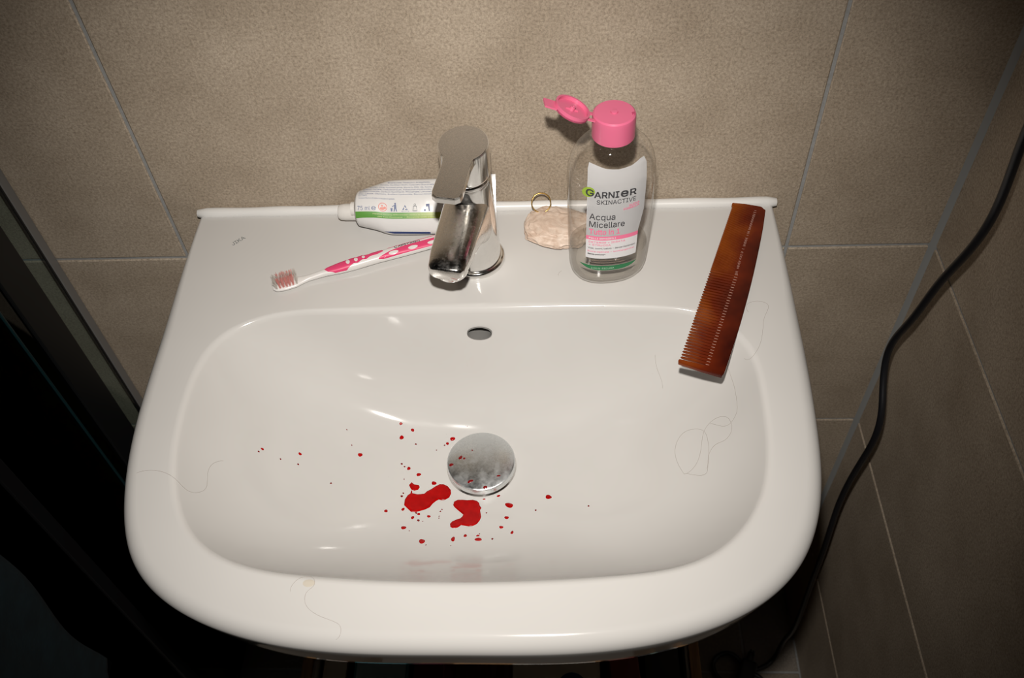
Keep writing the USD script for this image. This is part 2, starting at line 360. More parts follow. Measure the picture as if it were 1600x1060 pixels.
# lever: a round hub that runs out forward into a flat paddle, its top face sloping a little
hubp = Point(0, 0).buffer(0.0205, 48)
padp = Polygon([(-0.0150, 0.0), (-0.0128, -0.016), (-0.0118, -0.024), (-0.0121, -0.0510), (-0.0112, -0.0555), (-0.0075, -0.0580), (0.0075, -0.0580), (0.0112, -0.0555), (0.0121, -0.0510), (0.0118, -0.024), (0.0128, -0.016), (0.0150, 0.0)])
levp = union_all([hubp, padp]).buffer(0.0045).buffer(-0.0045)
lev = pillow(levp, 0.0050, 0.0012); ltop = prism(levp.buffer(-0.0009), 0.0004, 0.0048)
def slope(m):
    m = m.copy(); m.vertices[:, 2] += 0.11*m.vertices[:, 1]; return m
lev = slope(lev); ltop = slope(ltop)
hub = loft([oval(0, 0, z, r, r) for z, r in ((0.0985, 0.0192), (0.1010, 0.0201), (0.1195, 0.0203), (0.1242, 0.0203))])
hub.vertices[:, 2] += np.where(hub.vertices[:, 2] > 0.115, 0.11*hub.vertices[:, 1], 0)
obj('lever', T(lev, (0, 0, 0.1236)), CHROME, fx, smooth=30)
obj('lever_top', T(ltop, (0, 0, 0.1236)), CHROME_SPOTTED, fx, smooth=False, label='water-spotted flat top of the lever')
obj('lever_hub', hub, CHROME, fx, smooth=40)

# ------------------------------------------------------------------ micellar water bottle
BOT = (0.1135, -0.0835, ZT)
bt = thing('micellar_water_bottle', 'clear plastic micellar water bottle with an open pink flip cap, standing on the basin ledge', 'bottle', BOT, (0, 0, 9))
SHEEN = {'pw': ('math', {'math_type': 'power', 'value2': 4.0}), 'f': ('math', {'math_type': 'multiply_add', 'value2': 0.55, 'value3': 0.035})}
CLEARPL = mat('clear_plastic', {'lw': ('layer_weight', {'blend': 0.35}), 'r': ('rgb_ramp', {'ramp': [(0.0, (0.985, 0.983, 0.98)), (0.6, (0.95, 0.945, 0.935)), (1.0, (0.62, 0.60, 0.57))]}),
    't': ('transparent_bsdf', {}), 'g': ('glossy_bsdf', {'color': (1, 1, 1), 'roughness': 0.04}), 'lw2': ('layer_weight', {'blend': 0.5}), **SHEEN, 'x': ('mix_closure', {})},
    [('lw.facing', 'r.fac'), ('r.color', 't.color'), ('lw2.facing', 'pw.value1'), ('pw.value', 'f.value1'), ('f.value', 'x.fac'), ('t.BSDF', 'x.closure1'), ('g.BSDF', 'x.closure2')], 'x.closure')
WATER = mat('water', {'lw': ('layer_weight', {'blend': 0.4}), 'r': ('rgb_ramp', {'ramp': [(0.0, (0.985, 0.975, 0.96)), (0.7, (0.94, 0.92, 0.89)), (1.0, (0.72, 0.68, 0.62))]}), 't': ('transparent_bsdf', {}), 'g': ('refraction_bsdf', {'color': (0.97, 0.96, 0.94), 'roughness': 0.0, 'IOR': 1.33}),
    'gl': ('glossy_bsdf', {'color': (1, 1, 1), 'roughness': 0.02}), 'lw2': ('layer_weight', {'blend': 0.5}), **SHEEN, 'm': ('mix_closure', {'fac': 0.12}), 'x': ('mix_closure', {})},
    [('lw.facing', 'r.fac'), ('r.color', 't.color'), ('t.BSDF', 'm.closure1'), ('g.BSDF', 'm.closure2'), ('lw2.facing', 'pw.value1'), ('pw.value', 'f.value1'), ('f.value', 'x.fac'), ('m.closure', 'x.closure1'), ('gl.BSDF', 'x.closure2')], 'x.closure')
BP = [(0.0006, 0.0180, 0.0110), (0.0002, 0.0235, 0.0155), (0.0012, 0.0270, 0.0190), (0.0040, 0.0300, 0.0222), (0.0085, 0.0320, 0.0243), (0.015, 0.0331, 0.0254), (0.025, 0.0336, 0.0258), (0.05, 0.0342, 0.0261), (0.08, 0.0348, 0.0264),
      (0.100, 0.0351, 0.0266), (0.110, 0.0350, 0.0265), (0.118, 0.0343, 0.0261), (0.125, 0.0328, 0.0252), (0.131, 0.0306, 0.0240), (0.1355, 0.0278, 0.0224), (0.139, 0.0245, 0.0205), (0.1415, 0.0208, 0.0185), (0.1430, 0.0172, 0.0165), (0.1440, 0.0153, 0.0153), (0.1475, 0.0150, 0.0150)]
bz = np.array([b[0] for b in BP]); bz[0] = 0.0
def bottle_dims(z):
    zz = np.array([b[0] for b in BP[1:]]); return np.interp(z, zz, [b[1] for b in BP[1:]]), np.interp(z, zz, [b[2] for b in BP[1:]])
def oval_b(z, a, b): return oval(0, 0, z, a, b, 2.0 + 0.25*min(1, max(0, (0.14-z)/0.02)))
obj('bottle_shell', loft([oval_b(*q) for q in BP]), CLEARPL, bt, smooth=60)
WL = 0.034
wr = [(z+0.0012, a-0.0012, b-0.0012) for z, a, b in BP if z < 0.030] + [(WL, bottle_dims(WL)[0]-0.0012, bottle_dims(WL)[1]-0.0012)]
obj('water', loft([oval_b(*q) for q in wr]), WATER, bt, smooth=50, label='shallow rest of clear water at the bottom')
PINK = plain('pink_cap_plastic', (0.62, 0.125, 0.225), 0.3, subsurface_weight=0.0)
cap = thing('cap', parent=bt)
obj('cap_body', lathe([(0.0140, 0.1445), (0.0160, 0.1443), (0.0165, 0.1450), (0.0165, 0.1615), (0.0160, 0.1640), (0.0148, 0.1650), (0.0030, 0.1652), (0.0022, 0.1645), (0.0008, 0.1640)], 72), PINK, cap, smooth=28)
noz = lathe([(0.0016, 0.1650), (0.0028, 0.1650), (0.0026, 0.1662), (0.0014, 0.1664)], 24)
obj('nozzle', noz, PINK, cap)
obj('latch_notch', rbox(0.0022, 0.0030, 0.0008, 0.0003, (0.0135, -0.0045, 0.1652)), plain('dark_pink', (0.42, 0.05, 0.12), 0.4), cap)
lid_o = Point(0, 0).buffer(0.0138, 40)
lid = [prism(union_all([lid_o, sbox(-0.0215, -0.0042, -0.0120, 0.0042).buffer(0.0008)]), 0.0014)]
rim = lid_o.difference(Point(0, 0).buffer(0.0122, 40)); lid.append(prism(rim, 0.0042, 0.0))
lid.append(prism(Point(0, 0).buffer(0.0020, 20).difference(Point(0, 0).buffer(0.0011, 16)), 0.0046, 0.0))
lid.append(prism(sbox(-0.0050, -0.0006, 0.0050, 0.0006), 0.0026, 0.0))
lid.append(prism(union_all([sbox(0.0125, -0.0056, 0.0190, -0.0030), sbox(0.0125, 0.0030, 0.0190, 0.0056)]), 0.0012))
lid_m = trimesh.util.concatenate(lid)
lid_m = T(R(T(lid_m, (-0.0190, 0, 0)), 27, [0, 1, 0]), (-0.0158, 0, 0.1618))
obj('flip_lid', lid_m, PINK, cap, smooth=28)

def on_bottle(m, off=0.00025):
    """bends lettering made in the xy plane (y = up) onto the bottle's front"""
    v, f = trimesh.remesh.subdivide_to_size(m.vertices, m.faces, 0.0045); v = v.copy()
    a, b = bottle_dims(v[:, 1]); t = np.clip(np.abs(v[:, 0])/a, 0, 0.999); p = 2.25
    y = -b*(1-t**p)**(1/p) - off - v[:, 2]
    return trimesh.Trimesh(np.stack([v[:, 0], y, v[:, 1]], 1), f, process=False)
FROST = mat('frosted_label', {'t': ('transparent_bsdf', {'color': (0.95, 0.95, 0.95)}), 'd': ('principled_bsdf', {'base_color': (0.62, 0.62, 0.63), 'roughness': 0.35}), 'x': ('mix_closure', {'fac': 0.55})}, [('t.BSDF', 'x.closure1'), ('d.BSDF', 'x.closure2')], 'x.closure')
WHITE_PRINT = plain('white_print', (0.66, 0.65, 0.66), 0.4)
PINK_PRINT = plain('pink_print', (0.78, 0.17, 0.30), 0.4)
INK_DARK = plain('dark_ink', (0.035, 0.035, 0.04), 0.4)
GREEN_LEAF = plain('lime_print', (0.26, 0.38, 0.035), 0.4)
GREEN_DARK = plain('green_print', (0.012, 0.16, 0.055), 0.4)
lab = thing('label', parent=bt)
fp = Polygon([(-0.0235, 0.0375), (0.0185, 0.0375), (0.0188, 0.064), (0.0225, 0.085), (0.0228, 0.116), (0.0225, 0.130), (0.0205, 0.1345), (0.0170, 0.1345), (0.010, 0.1318), (0.0, 0.1305), (-0.010, 0.1315), (-0.0175, 0.1338), (-0.0215, 0.1345), (-0.0228, 0.130), (-0.0235, 0.116)])
def sheet(poly, off):
    m = prism(poly, 0.00006); return on_bottle(m, off)
obj('frosted_panel', sheet(fp, 0.00010), FROST, lab, smooth=True)
obj('white_panel', sheet(Polygon([(-0.0235, 0.0380), (0.0183, 0.0380), (0.0187, 0.0600), (-0.0235, 0.0600)]), 0.00022), WHITE_PRINT, lab, smooth=True)
obj('pink_band', sheet(Polygon([(-0.0235, 0.0592), (0.0187, 0.0592), (0.0187, 0.0634), (-0.0235, 0.0634)]), 0.00034), PINK_PRINT, lab, smooth=True)
leaf = affinity.rotate(affinity.scale(Point(-0.0225, 0.1095).buffer(0.0045, 24), 0.95, 1.15), -35)
obj('leaf_emblem', sheet(leaf, 0.00022), GREEN_LEAF, lab, smooth=True)
st = [(x, 0.0262 - 0.0012 + 0.0 * x) for x in np.linspace(-0.0275, 0.0195, 20)]
gs = Polygon([(x, 0.0288) for x in np.linspace(-0.0275, 0.0195, 24)] + [(x, 0.0288-0.0052*(1-((x+0.004)/0.0238)**4)) for x in np.linspace(0.0195, -0.0275, 24)])
obj('green_strip', sheet(gs, 0.00015), GREEN_DARK, lab, smooth=True)
def lettering(text, x0, x1, z, h, m, bold=False, angle=0, off=0.0004):
    obj('lettering', on_bottle(words(text, x0, x1, z, h, 0.00008, bold, angle), off), m, lab, smooth=False)
lettering('G', -0.0245, -0.0187, 0.1062, 0.0062, INK_DARK, True)
lettering('ARNI', -0.0185, 0.0006, 0.1050, 0.0060, INK_DARK, True)
lettering('e', 0.0018, 0.0080, 0.1050, 0.0078, INK_DARK, True)
lettering('R', 0.0092, 0.0145, 0.1050, 0.0060, INK_DARK, True)
lettering('SKINACTIVE', -0.0165, 0.0145, 0.0985, 0.0042, INK_DARK)
lettering('NUOVA', 0.0095, 0.0180, 0.0935, 0.0020, PINK_PRINT, True, 8)
lettering('FORMULA', 0.0050, 0.0180, 0.0903, 0.0020, PINK_PRINT, True, 8)
lettering('Acqua', -0.0215, -0.0015, 0.0818, 0.0062, INK_DARK)
lettering('Micellare', -0.0215, 0.0065, 0.0735, 0.0062, INK_DARK)
lettering('Tutto in 1', -0.0215, 0.0030, 0.0658, 0.0054, PINK_PRINT, True)
lettering('PELLI SENSIBILI', -0.0215, 0.0000, 0.0604, 0.0018, WHITE_PRINT, True, off=0.0005)
lettering('DETERGE + IDRATA', -0.0215, 0.0080, 0.0557, 0.0020, PINK_PRINT)
lettering('+ STRUCCA', -0.0215, -0.0040, 0.0526, 0.0020, PINK_PRINT)
lettering('Viso, occhi, labbra - Senza risciacquo', -0.0220, 0.0170, 0.0490, 0.0017, INK_DARK)
lettering('Extra delicata - ipoallergenica', -0.0220, 0.0160, 0.0452, 0.0015, PINK_PRINT)
lettering('Senza profumo*', -0.0220, -0.0080, 0.0420, 0.0016, INK_DARK, True)
FAINT = plain('brown_print', (0.30, 0.22, 0.17), 0.5)
lettering('Testata sotto controllo', -0.0215, 0.0045, 0.0350, 0.0013, FAINT)
lettering('dermatologico e oftalmologico', -0.0215, 0.0090, 0.0325, 0.0012, FAINT)
lettering('100% SICURA', -0.0190, 0.0000, 0.0254, 0.0018, plain('pale_green_print', (0.4, 0.55, 0.42), 0.5), off=0.0005)

# ------------------------------------------------------------------ toothpaste tube leaning on the wall
tt = thing('toothpaste_tube', 'half-used white toothpaste tube with a green stripe, lying behind the tap against the wall', 'toothpaste')
WHITE_TUBE = mat('white_laminate', {'g': ('geometry', {}), 'n': ('noise_texture', {'scale': 55.0, 'detail': 2.0}), 'b': ('bump', {'strength': 0.6, 'distance': 0.0012}), 'p': ('principled_bsdf', {'base_color': (0.62, 0.61, 0.60), 'roughness': 0.22})},
                 [('g.position', 'n.vector'), ('n.fac', 'b.height'), ('b.normal', 'p.normal')])
WHITE_CAP = plain('white_cap_plastic', (0.62, 0.60, 0.57), 0.35)
# spine stations: centre, direction to the top edge, half width, half thickness
stn = [(-0.1130, (-0.0205, 0.8672), 0.0140, 0.0140, 35), (-0.1118, (-0.0205, 0.8674), 0.0158, 0.0152, 35), (-0.1090, (-0.0206, 0.8678), 0.0168, 0.0152, 36), (-0.0960, (-0.0215, 0.8694), 0.0205, 0.0135, 38), (-0.0800, (-0.0232, 0.8706), 0.0248, 0.0104, 41),
       (-0.0620, (-0.0236, 0.8709), 0.0252, 0.0096, 42), (-0.0350, (-0.0232, 0.8709), 0.0252, 0.0085, 43), (-0.0100, (-0.0215, 0.8712), 0.0252, 0.0055, 45), (0.0060, (-0.0200, 0.8716), 0.0252, 0.0018, 47), (0.0085, (-0.0198, 0.8716), 0.0252, 0.0007, 47), (0.0150, (-0.0195, 0.8716), 0.0252, 0.0006, 47)]
sx_ = np.array([s[0] for s in stn]); sc = np.array([s[1] for s in stn]); sw = np.array([s[2] for s in stn]); sth = np.array([s[3] for s in stn]); sa = np.radians([s[4] for s in stn])
from scipy.interpolate import PchipInterpolator
_sc, _sw, _st, _sa = PchipInterpolator(sx_, sc), PchipInterpolator(sx_, sw), PchipInterpolator(sx_, sth), PchipInterpolator(sx_, sa)
def tube_pt(x, u, side=1, off=0.0):
    """u in -1..1 from the lower to the upper edge; side 1 = face towards the room"""
    c, w, t, a = _sc(x), _sw(x), _st(x), _sa(x)
    th = t*np.sqrt(np.clip(1-np.abs(u)**2.3, 0, 1)) + off
    up_y, up_z = np.cos(a), np.sin(a); n_y, n_z = -np.sin(a), np.cos(a)
    return np.stack([x, c[..., 0]+u*w*up_y+side*th*n_y, c[..., 1]+u*w*up_z+side*th*n_z], -1)
us_ = np.sin(np.linspace(-PI/2, PI/2, 25))
rings = []
for x in np.r_[np.linspace(-0.1130, -0.105, 8), np.linspace(-0.10, 0.0150, 40)]:
    X = np.full(len(us_), x); rings.append(np.vstack([tube_pt(X, us_, 1), tube_pt(X, us_, -1)[::-1][1:-1]]))
tb = loft(rings); tb.fix_normals()
obj('tube_body', tb, WHITE_TUBE, tt, smooth=50)
axc = np.array([-0.1118, -0.0205, 0.8674])
def along_x(m, c): return T(R(m, -90, [0, 1, 0]), c)
obj('neck', along_x(lathe([(0.0150, -0.001), (0.0120, 0.0022), (0.0066, 0.0036), (0.0066, 0.007)], 40), axc), WHITE_CAP, tt)
obj('cap', along_x(lathe([(0.0074, 0.0045), (0.0080, 0.0052), (0.0078, 0.0150), (0.0072, 0.0195), (0.0060, 0.0212), (0.002, 0.0216)], 40), axc+np.array([0.001, 0.002, -0.0055])), WHITE_CAP, tt, smooth=30)
BLUE_INK = plain('blue_ink', (0.10, 0.13, 0.24), 0.4); NAVY = plain('navy_print', (0.012, 0.03, 0.13), 0.4)
TGREEN = mat('green_stripe', {'g': ('geometry', {}), 's': ('separate_xyz', {}), 'm': ('map_range', {'from_min': -0.07, 'from_max': -0.03, 'to_min': 0.0, 'to_max': 1.0, 'clamp': True}), 'r': ('rgb_ramp', {'ramp': [(0, (0.10, 0.27, 0.05)), (1, (0.34, 0.36, 0.05))]}), 'p': ('principled_bsdf', {'roughness': 0.35})},
             [('g.position', 's.vector'), ('s.x', 'm.value'), ('m.result', 'r.fac'), ('r.color', 'p.base_color')])
YELLOW_INK = plain('pale_yellow_ink', (0.55, 0.58, 0.28), 0.5); RED_INK = plain('salmon_ink', (0.62, 0.22, 0.18), 0.5)
def on_tube(m, off=0.0003):
    """bends a flat shape in (x, u) onto the tube's room side; y of m is metres up from the tube's middle line"""
    v, f = trimesh.remesh.subdivide_to_size(m.vertices, m.faces, 0.004)
    u = np.clip(v[:, 1]/_sw(v[:, 0]), -0.999, 0.999)
    return trimesh.Trimesh(tube_pt(v[:, 0], u, 1, off + v[:, 2]), f, process=False)
def tband(poly, mm, off=0.0003, name='stripe', label=None):
    obj(name, on_tube(prism(poly, 0.00006), off), mm, tt, smooth=True, label=label)
tband(sbox(-0.1122, -0.0112, 0.0055, -0.0058), TGREEN, 0.0003, 'stripe', 'green stripe')
tband(Polygon([(-0.088, -0.0225), (-0.078, -0.0242), (-0.045, -0.0246), (-0.045, -0.0234), (-0.076, -0.0226)]), NAVY, 0.0003, 'stripe', 'dark blue lower edge stripe')
def twords(text, x0, x1, z, h, mm=BLUE_INK, bold=False):
    obj('lettering', on_tube(words(text, x0, x1, z, h, 0.00005, bold), 0.0004), mm, tt, smooth=False)
LT = [('Bicarbonate, Potassium Acesulfame,', -0.0830, -0.0440, 0.0212), ('Aroma, Xanthan Gum, Calcium Gluconate,', -0.0900, -0.0400, 0.0190), ('Sorbitol, Silica, Hydrated Silica, Glycerin, PEG-32, Aroma,', -0.1000, -0.0420, 0.0166),
      ('Sodium Sulfate, Cellulose Gum, Potassium Hydroxide,', -0.1060, -0.0430, 0.0145), ('Sodium Fluoride, Sodium Saccharin, Phosphate, Limonene,', -0.1090, -0.0405, 0.0124), ('Zinc Citrate, Glycerin, Sodium Hydroxide, Benzyl Alcohol,', -0.1095, -0.0400, 0.0102), ('CI 77891.', -0.1095, -0.1010, 0.0084),
      ('Contiene fluoruro di sodio. Consultare il dentista.', -0.1090, -0.0760, 0.0060)]
for t_, a_, b_, z_ in LT: twords(t_, a_, b_, z_, 0.00115)
twords('75 ml', -0.1100, -0.0985, -0.0046, 0.0037); twords('e', -0.0972, -0.0932, -0.0044, 0.0044)
ic = lambda x, z, r: Point(x, z).buffer(r, 24)
tband(ic(-0.0870, -0.0012, 0.0040).difference(ic(-0.0870, -0.0012, 0.0034)), RED_INK, 0.0004, 'round_emblem')
tband(union_all([affinity.scale(ic(-0.0876, -0.0026, 0.0016), 1.3, 0.8), ic(-0.0852, -0.0018, 0.0012), sbox(-0.0884, -0.0008, -0.0868, 0.0006)]), RED_INK, 0.0004, 'round_emblem')
tidy = union_all([ic(-0.0757, 0.0022, 0.0008), Polygon([(-0.0766, 0.0012), (-0.0748, 0.0014), (-0.0746, -0.0018), (-0.0740, -0.0048), (-0.0750, -0.0048), (-0.0757, -0.0022), (-0.0763, -0.0048), (-0.0772, -0.0048), (-0.0766, -0.0015)]), Polygon([(-0.0800, -0.0018), (-0.0780, -0.0018), (-0.0783, -0.0048), (-0.0797, -0.0048)]), Polygon([(-0.0785, -0.0002), (-0.0764, 0.0010), (-0.0763, 0.0004), (-0.0784, -0.0008)])])
tband(tidy, BLUE_INK, 0.0004, 'tidy_bin_symbol')
rec = [Polygon([(0, 0.0026), (0.0013, 0.0004), (0.0005, 0.0000), (-0.0004, 0.0012), (-0.0011, 0.0004)])]
rec = union_all([affinity.translate(affinity.rotate(rec[0], k*120, origin=(0, -0.0004)), -0.0668, -0.0016) for k in range(3)])
tband(rec, BLUE_INK, 0.0004, 'recycling_symbol')
twords('RECYCLE', -0.0700, -0.0630, -0.0051, 0.0008)
tband(union_all([ic(-0.0578, 0.0012, 0.0010).difference(ic(-0.0578, 0.0012, 0.0006)), Polygon([(-0.0600, -0.0046), (-0.0556, -0.0046), (-0.0562, 0.0002), (-0.0594, 0.0002)]).difference(Polygon([(-0.0594, -0.0040), (-0.0562, -0.0040), (-0.0567, -0.0003), (-0.0589, -0.0003)]))]), INK, 0.0004, 'drop_symbol')
tband(union_all([sbox(-0.0495, -0.0046, -0.0480, -0.0030), Polygon([(-0.0478, 0.0016), (-0.0446, 0.0018), (-0.0442, -0.0046), (-0.0454, -0.0046), (-0.0458, -0.0004), (-0.0476, -0.0006)])]), NAVY, 0.0004, 'tube_symbol')
twords('Plastica raccolta differenziata verifica le disposizioni', -0.0960, -0.0400, -0.0082, 0.0010, YELLOW_INK)
twords('del tuo Comune - Recycle with care', -0.0920, -0.0400, -0.0104, 0.0010, YELLOW_INK)

# ------------------------------------------------------------------ toothbrush
tbz = 0.0045
b0, b1 = np.array([-0.1800, -0.1050]), np.array([-0.0340, -0.0500])
bl = np.hypot(*(b1-b0)); bang = math.degrees(math.atan2(b1[1]-b0[1], b1[0]-b0[0]))
br = thing('toothbrush', 'white toothbrush with raspberry pink grips lying on the ledge beside the tap', 'toothbrush', (b0[0], b0[1], ZT+0.0005), (0, 0, bang))
BW = plain('white_brush_plastic', (0.64, 0.62, 0.60), 0.3); BPINK = plain('raspberry_rubber', (0.62, 0.045, 0.14), 0.45)
# local x along the brush from the head, y across, z up
def hw(x): return np.interp(x, [0, 0.003, 0.010, 0.020, 0.026, 0.032, 0.045, 0.060, 0.075, 0.095, 0.12, 0.15, 0.172], [0.0025, 0.0052, 0.0064, 0.0060, 0.0040, 0.0028, 0.0030, 0.0050, 0.0057, 0.0052, 0.0060, 0.0064, 0.0045])
def hh(x): return np.interp(x, [0, 0.004, 0.026, 0.034, 0.055, 0.070, 0.12, 0.172], [0.0012, 0.0022, 0.0022, 0.0024, 0.0034, 0.0044, 0.0042, 0.0030])
def hz(x): return np.interp(x, [0, 0.026, 0.05, 0.08, 0.172], [0.0022, 0.0022, 0.0036, 0.0044, 0.0044])
rings = []
for x in np.linspace(0, 0.172, 70):
    c, s = np.cos(ang[::2]), np.sin(ang[::2]); p = 2.6
    rings.append(np.stack([np.full(len(c), x), hw(x)*np.sign(c)*np.abs(c)**(2/p), hz(x)+hh(x)*np.sign(s)*np.abs(s)**(2/p)], 1))
obj('handle', loft(rings), BW, br, smooth=50)
def on_brush(poly, th=0.0004, name='grip', mm=BPINK, label=None):
    m = prism(poly, th); v, f = trimesh.remesh.subdivide_to_size(m.vertices, m.faces, 0.003); v = v.copy()
    x, y = v[:, 0], v[:, 1]; t = np.clip(np.abs(y)/hw(x), 0, 0.995); p = 2.6
    v[:, 2] += hz(x) + hh(x)*(1-t**p)**(1/p) - 0.0001
    return obj(name, trimesh.Trimesh(v, f, process=False), mm, br, smooth=45, label=label)
g1 = Polygon([(0.0480, 0.0005), (0.0520, 0.0028), (0.0640, 0.0042), (0.0690, 0.0030), (0.0735, 0.0040), (0.0780, 0.0022), (0.0815, 0.0042), (0.0850, 0.0018), (0.0890, 0.0020), (0.0950, 0.0040), (0.1000, 0.0038), (0.1010, 0.0020), (0.0960, 0.0005), (0.0890, 0.0003), (0.0850, -0.0018), (0.0815, -0.0010), (0.0770, -0.0030), (0.0735, -0.0022), (0.0690, -0.0040), (0.0655, -0.0050), (0.0560, -0.0040), (0.0500, -0.0020)]).buffer(0.0006)
for ex, ey, w_, h_ in ((0.0688, 0.0008, 0.0018, 0.0030), (0.0762, 0.0006, 0.0017, 0.0026), (0.0832, 0.0012, 0.0014, 0.0022)):
    g1 = g1.difference(affinity.scale(Point(ex, ey).buffer(1, 20), w_, h_))
on_brush(g1, label='raspberry pink thumb grip with oval openings')
g2 = Polygon([(0.0960, -0.0046), (0.1010, -0.0030), (0.1080, -0.0008), (0.1200, 0.0008), (0.1500, 0.0014), (0.1660, 0.0010), (0.1660, -0.0040), (0.1500, -0.0056), (0.1200, -0.0054), (0.1000, -0.0050)]).buffer(0.0003)
for ex in (0.1100, 0.1280, 0.1460): g2 = g2.difference(affinity.scale(Point(ex, -0.0030).buffer(1, 20), 0.0045, 0.0019))
on_brush(g2, label='raspberry pink side grip')
on_brush(Polygon([(0.1060, 0.0046), (0.165, 0.0052), (0.165, 0.0060), (0.1060, 0.0052)]), name='pink_line')
def bwords(text, x0, x1, y, h, mm=INK_DARK):
    m = words(text, x0, x1, y, h, 0.0001, True); v, f = trimesh.remesh.subdivide_to_size(m.vertices, m.faces, 0.003); v = v.copy()
    t = np.clip(np.abs(v[:, 1])/hw(v[:, 0]), 0, 0.995); v[:, 2] += hz(v[:, 0]) + hh(v[:, 0])*(1-t**2.6)**(1/2.6) + 0.0001
    obj('lettering', trimesh.Trimesh(v, f, process=False), mm, br, smooth=False)
bwords('C', 0.1120, 0.1148, 0.0010, 0.0034); bwords('APITANO', 0.1152, 0.1360, 0.0014, 0.0023); bwords('PASTA DEL', 0.1180, 0.1330, 0.0041, 0.0009)
BRI_C = mat('clear_bristle', {'t': ('transparent_bsdf', {'color': (0.97, 0.96, 0.95)}), 'd': ('principled_bsdf', {'base_color': (0.72, 0.68, 0.63), 'roughness': 0.4}), 'x': ('mix_closure', {'fac': 0.42})}, [('t.BSDF', 'x.closure1'), ('d.BSDF', 'x.closure2')], 'x.closure')
BRI_P = mat('pink_bristle', {'t': ('transparent_bsdf', {'color': (0.98, 0.86, 0.83)}), 'd': ('principled_bsdf', {'base_color': (0.80, 0.36, 0.33), 'roughness': 0.4}), 'x': ('mix_closure', {'fac': 0.6})}, [('t.BSDF', 'x.closure1'), ('d.BSDF', 'x.closure2')], 'x.closure')
for i in range(7):
    for j in range(4):
        x0, y0 = 0.0035+i*0.0029, -0.0042+j*0.0028
        pink = j in (0, 1) and 1 <= i <= 5 or (j == 3 and 1 <= i <= 5)
        fib = []
        for k in range(16):
            dx, dy = rng.normal(0, 0.0005, 2); lx, ly = rng.normal(0, 0.0007, 2)
            hgt = 0.0098 + rng.normal(0, 0.0004)
            bend = (i-3)*0.0003
            fib.append(tube([(x0+dx, y0+dy, 0.0040), (x0+dx+lx*0.5+bend*0.4, y0+dy+ly*0.5, 0.0040+hgt*0.55), (x0+dx+lx+bend, y0+dy+ly, 0.0040+hgt)], 0.00013, 4))
        obj('bristle_tuft', fib, BRI_P if pink else BRI_C, br, smooth=True)

# ------------------------------------------------------------------ soap sliver and ring
SOAP = mat('soap', {'g': ('texture_coordinate', {}), 'n': ('noise_texture', {'scale': 60.0, 'detail': 5.0, 'roughness': 0.6, 'distortion': 1.5}), 'r': ('rgb_ramp', {'ramp': [(0.3, (0.46, 0.33, 0.25)), (0.5, (0.60, 0.475, 0.385)), (0.7, (0.64, 0.54, 0.46))]}),
    'b': ('bump', {'strength': 0.6, 'distance': 0.0012}), 'p': ('principled_bsdf', {'roughness': 0.45, 'subsurface_weight': 0.0})},
    [('g.object', 'n.vector'), ('n.fac', 'r.fac'), ('r.color', 'p.base_color'), ('n.fac', 'b.height'), ('b.normal', 'p.normal')])
so = trimesh.creation.icosphere(subdivisions=5, radius=1.0)
v = so.vertices.copy(); nz = meshkit.fbm(v*1.6+4.0, 4, 3)-0.5; rid = np.abs(meshkit.fbm(v*2.3+9.0, 3, 11)-0.5)
sq = np.sign(v)*np.abs(v)**0.80
sv = sq*np.array([0.0315, 0.0245, 0.0085])*(1+0.34*nz-0.42*rid)[:, None]
sv[:, 2] = np.maximum(sv[:, 2], -0.0060); sv[:, 2] += 0.0060
so = trimesh.Trimesh(sv, so.faces, process=False)
obj('soap_sliver', R(so, -18, [0, 0, 1]), SOAP, thing('soap', 'worn pinkish beige piece of soap half hidden behind the clear bottle', 'soap', (0.0720, -0.0380, ZT+0.0002)), smooth=True)
GOLD = plain('gold', (0.62, 0.40, 0.12), 0.22, metallic=1.0)
rg = thing('gold_ring', 'thin gold ring standing upright on the soap against the white sealant', 'ring', (0.0567, -0.0250, ZT+0.0118), (52, 0, 6))
band = torus(0.0087, 0.00055, 72, 10); a_ = np.arctan2(band.vertices[:, 1], band.vertices[:, 0])
band.vertices[:, 2] *= 1.6
obj('band', T(band, (0, 0.0093, 0)), GOLD, rg, smooth=True)
for k in range(9):
    q = math.radians(30+k*12); obj('setting_bead', T(trimesh.creation.icosphere(subdivisions=1, radius=0.00075), (0.0089*math.cos(q), 0.0093+0.0089*math.sin(q), 0)), GOLD, rg, smooth=True)
obj('open_end', T(rbox(0.0030, 0.0009, 0.0012, 0.0003), (-0.0050, 0.0093+0.0076, 0)), plain('dark_gold', (0.12, 0.075, 0.02), 0.4, metallic=0.8), rg)

# ------------------------------------------------------------------ comb
cb_o, cb_x = np.array([0.1653, -0.1936]), None
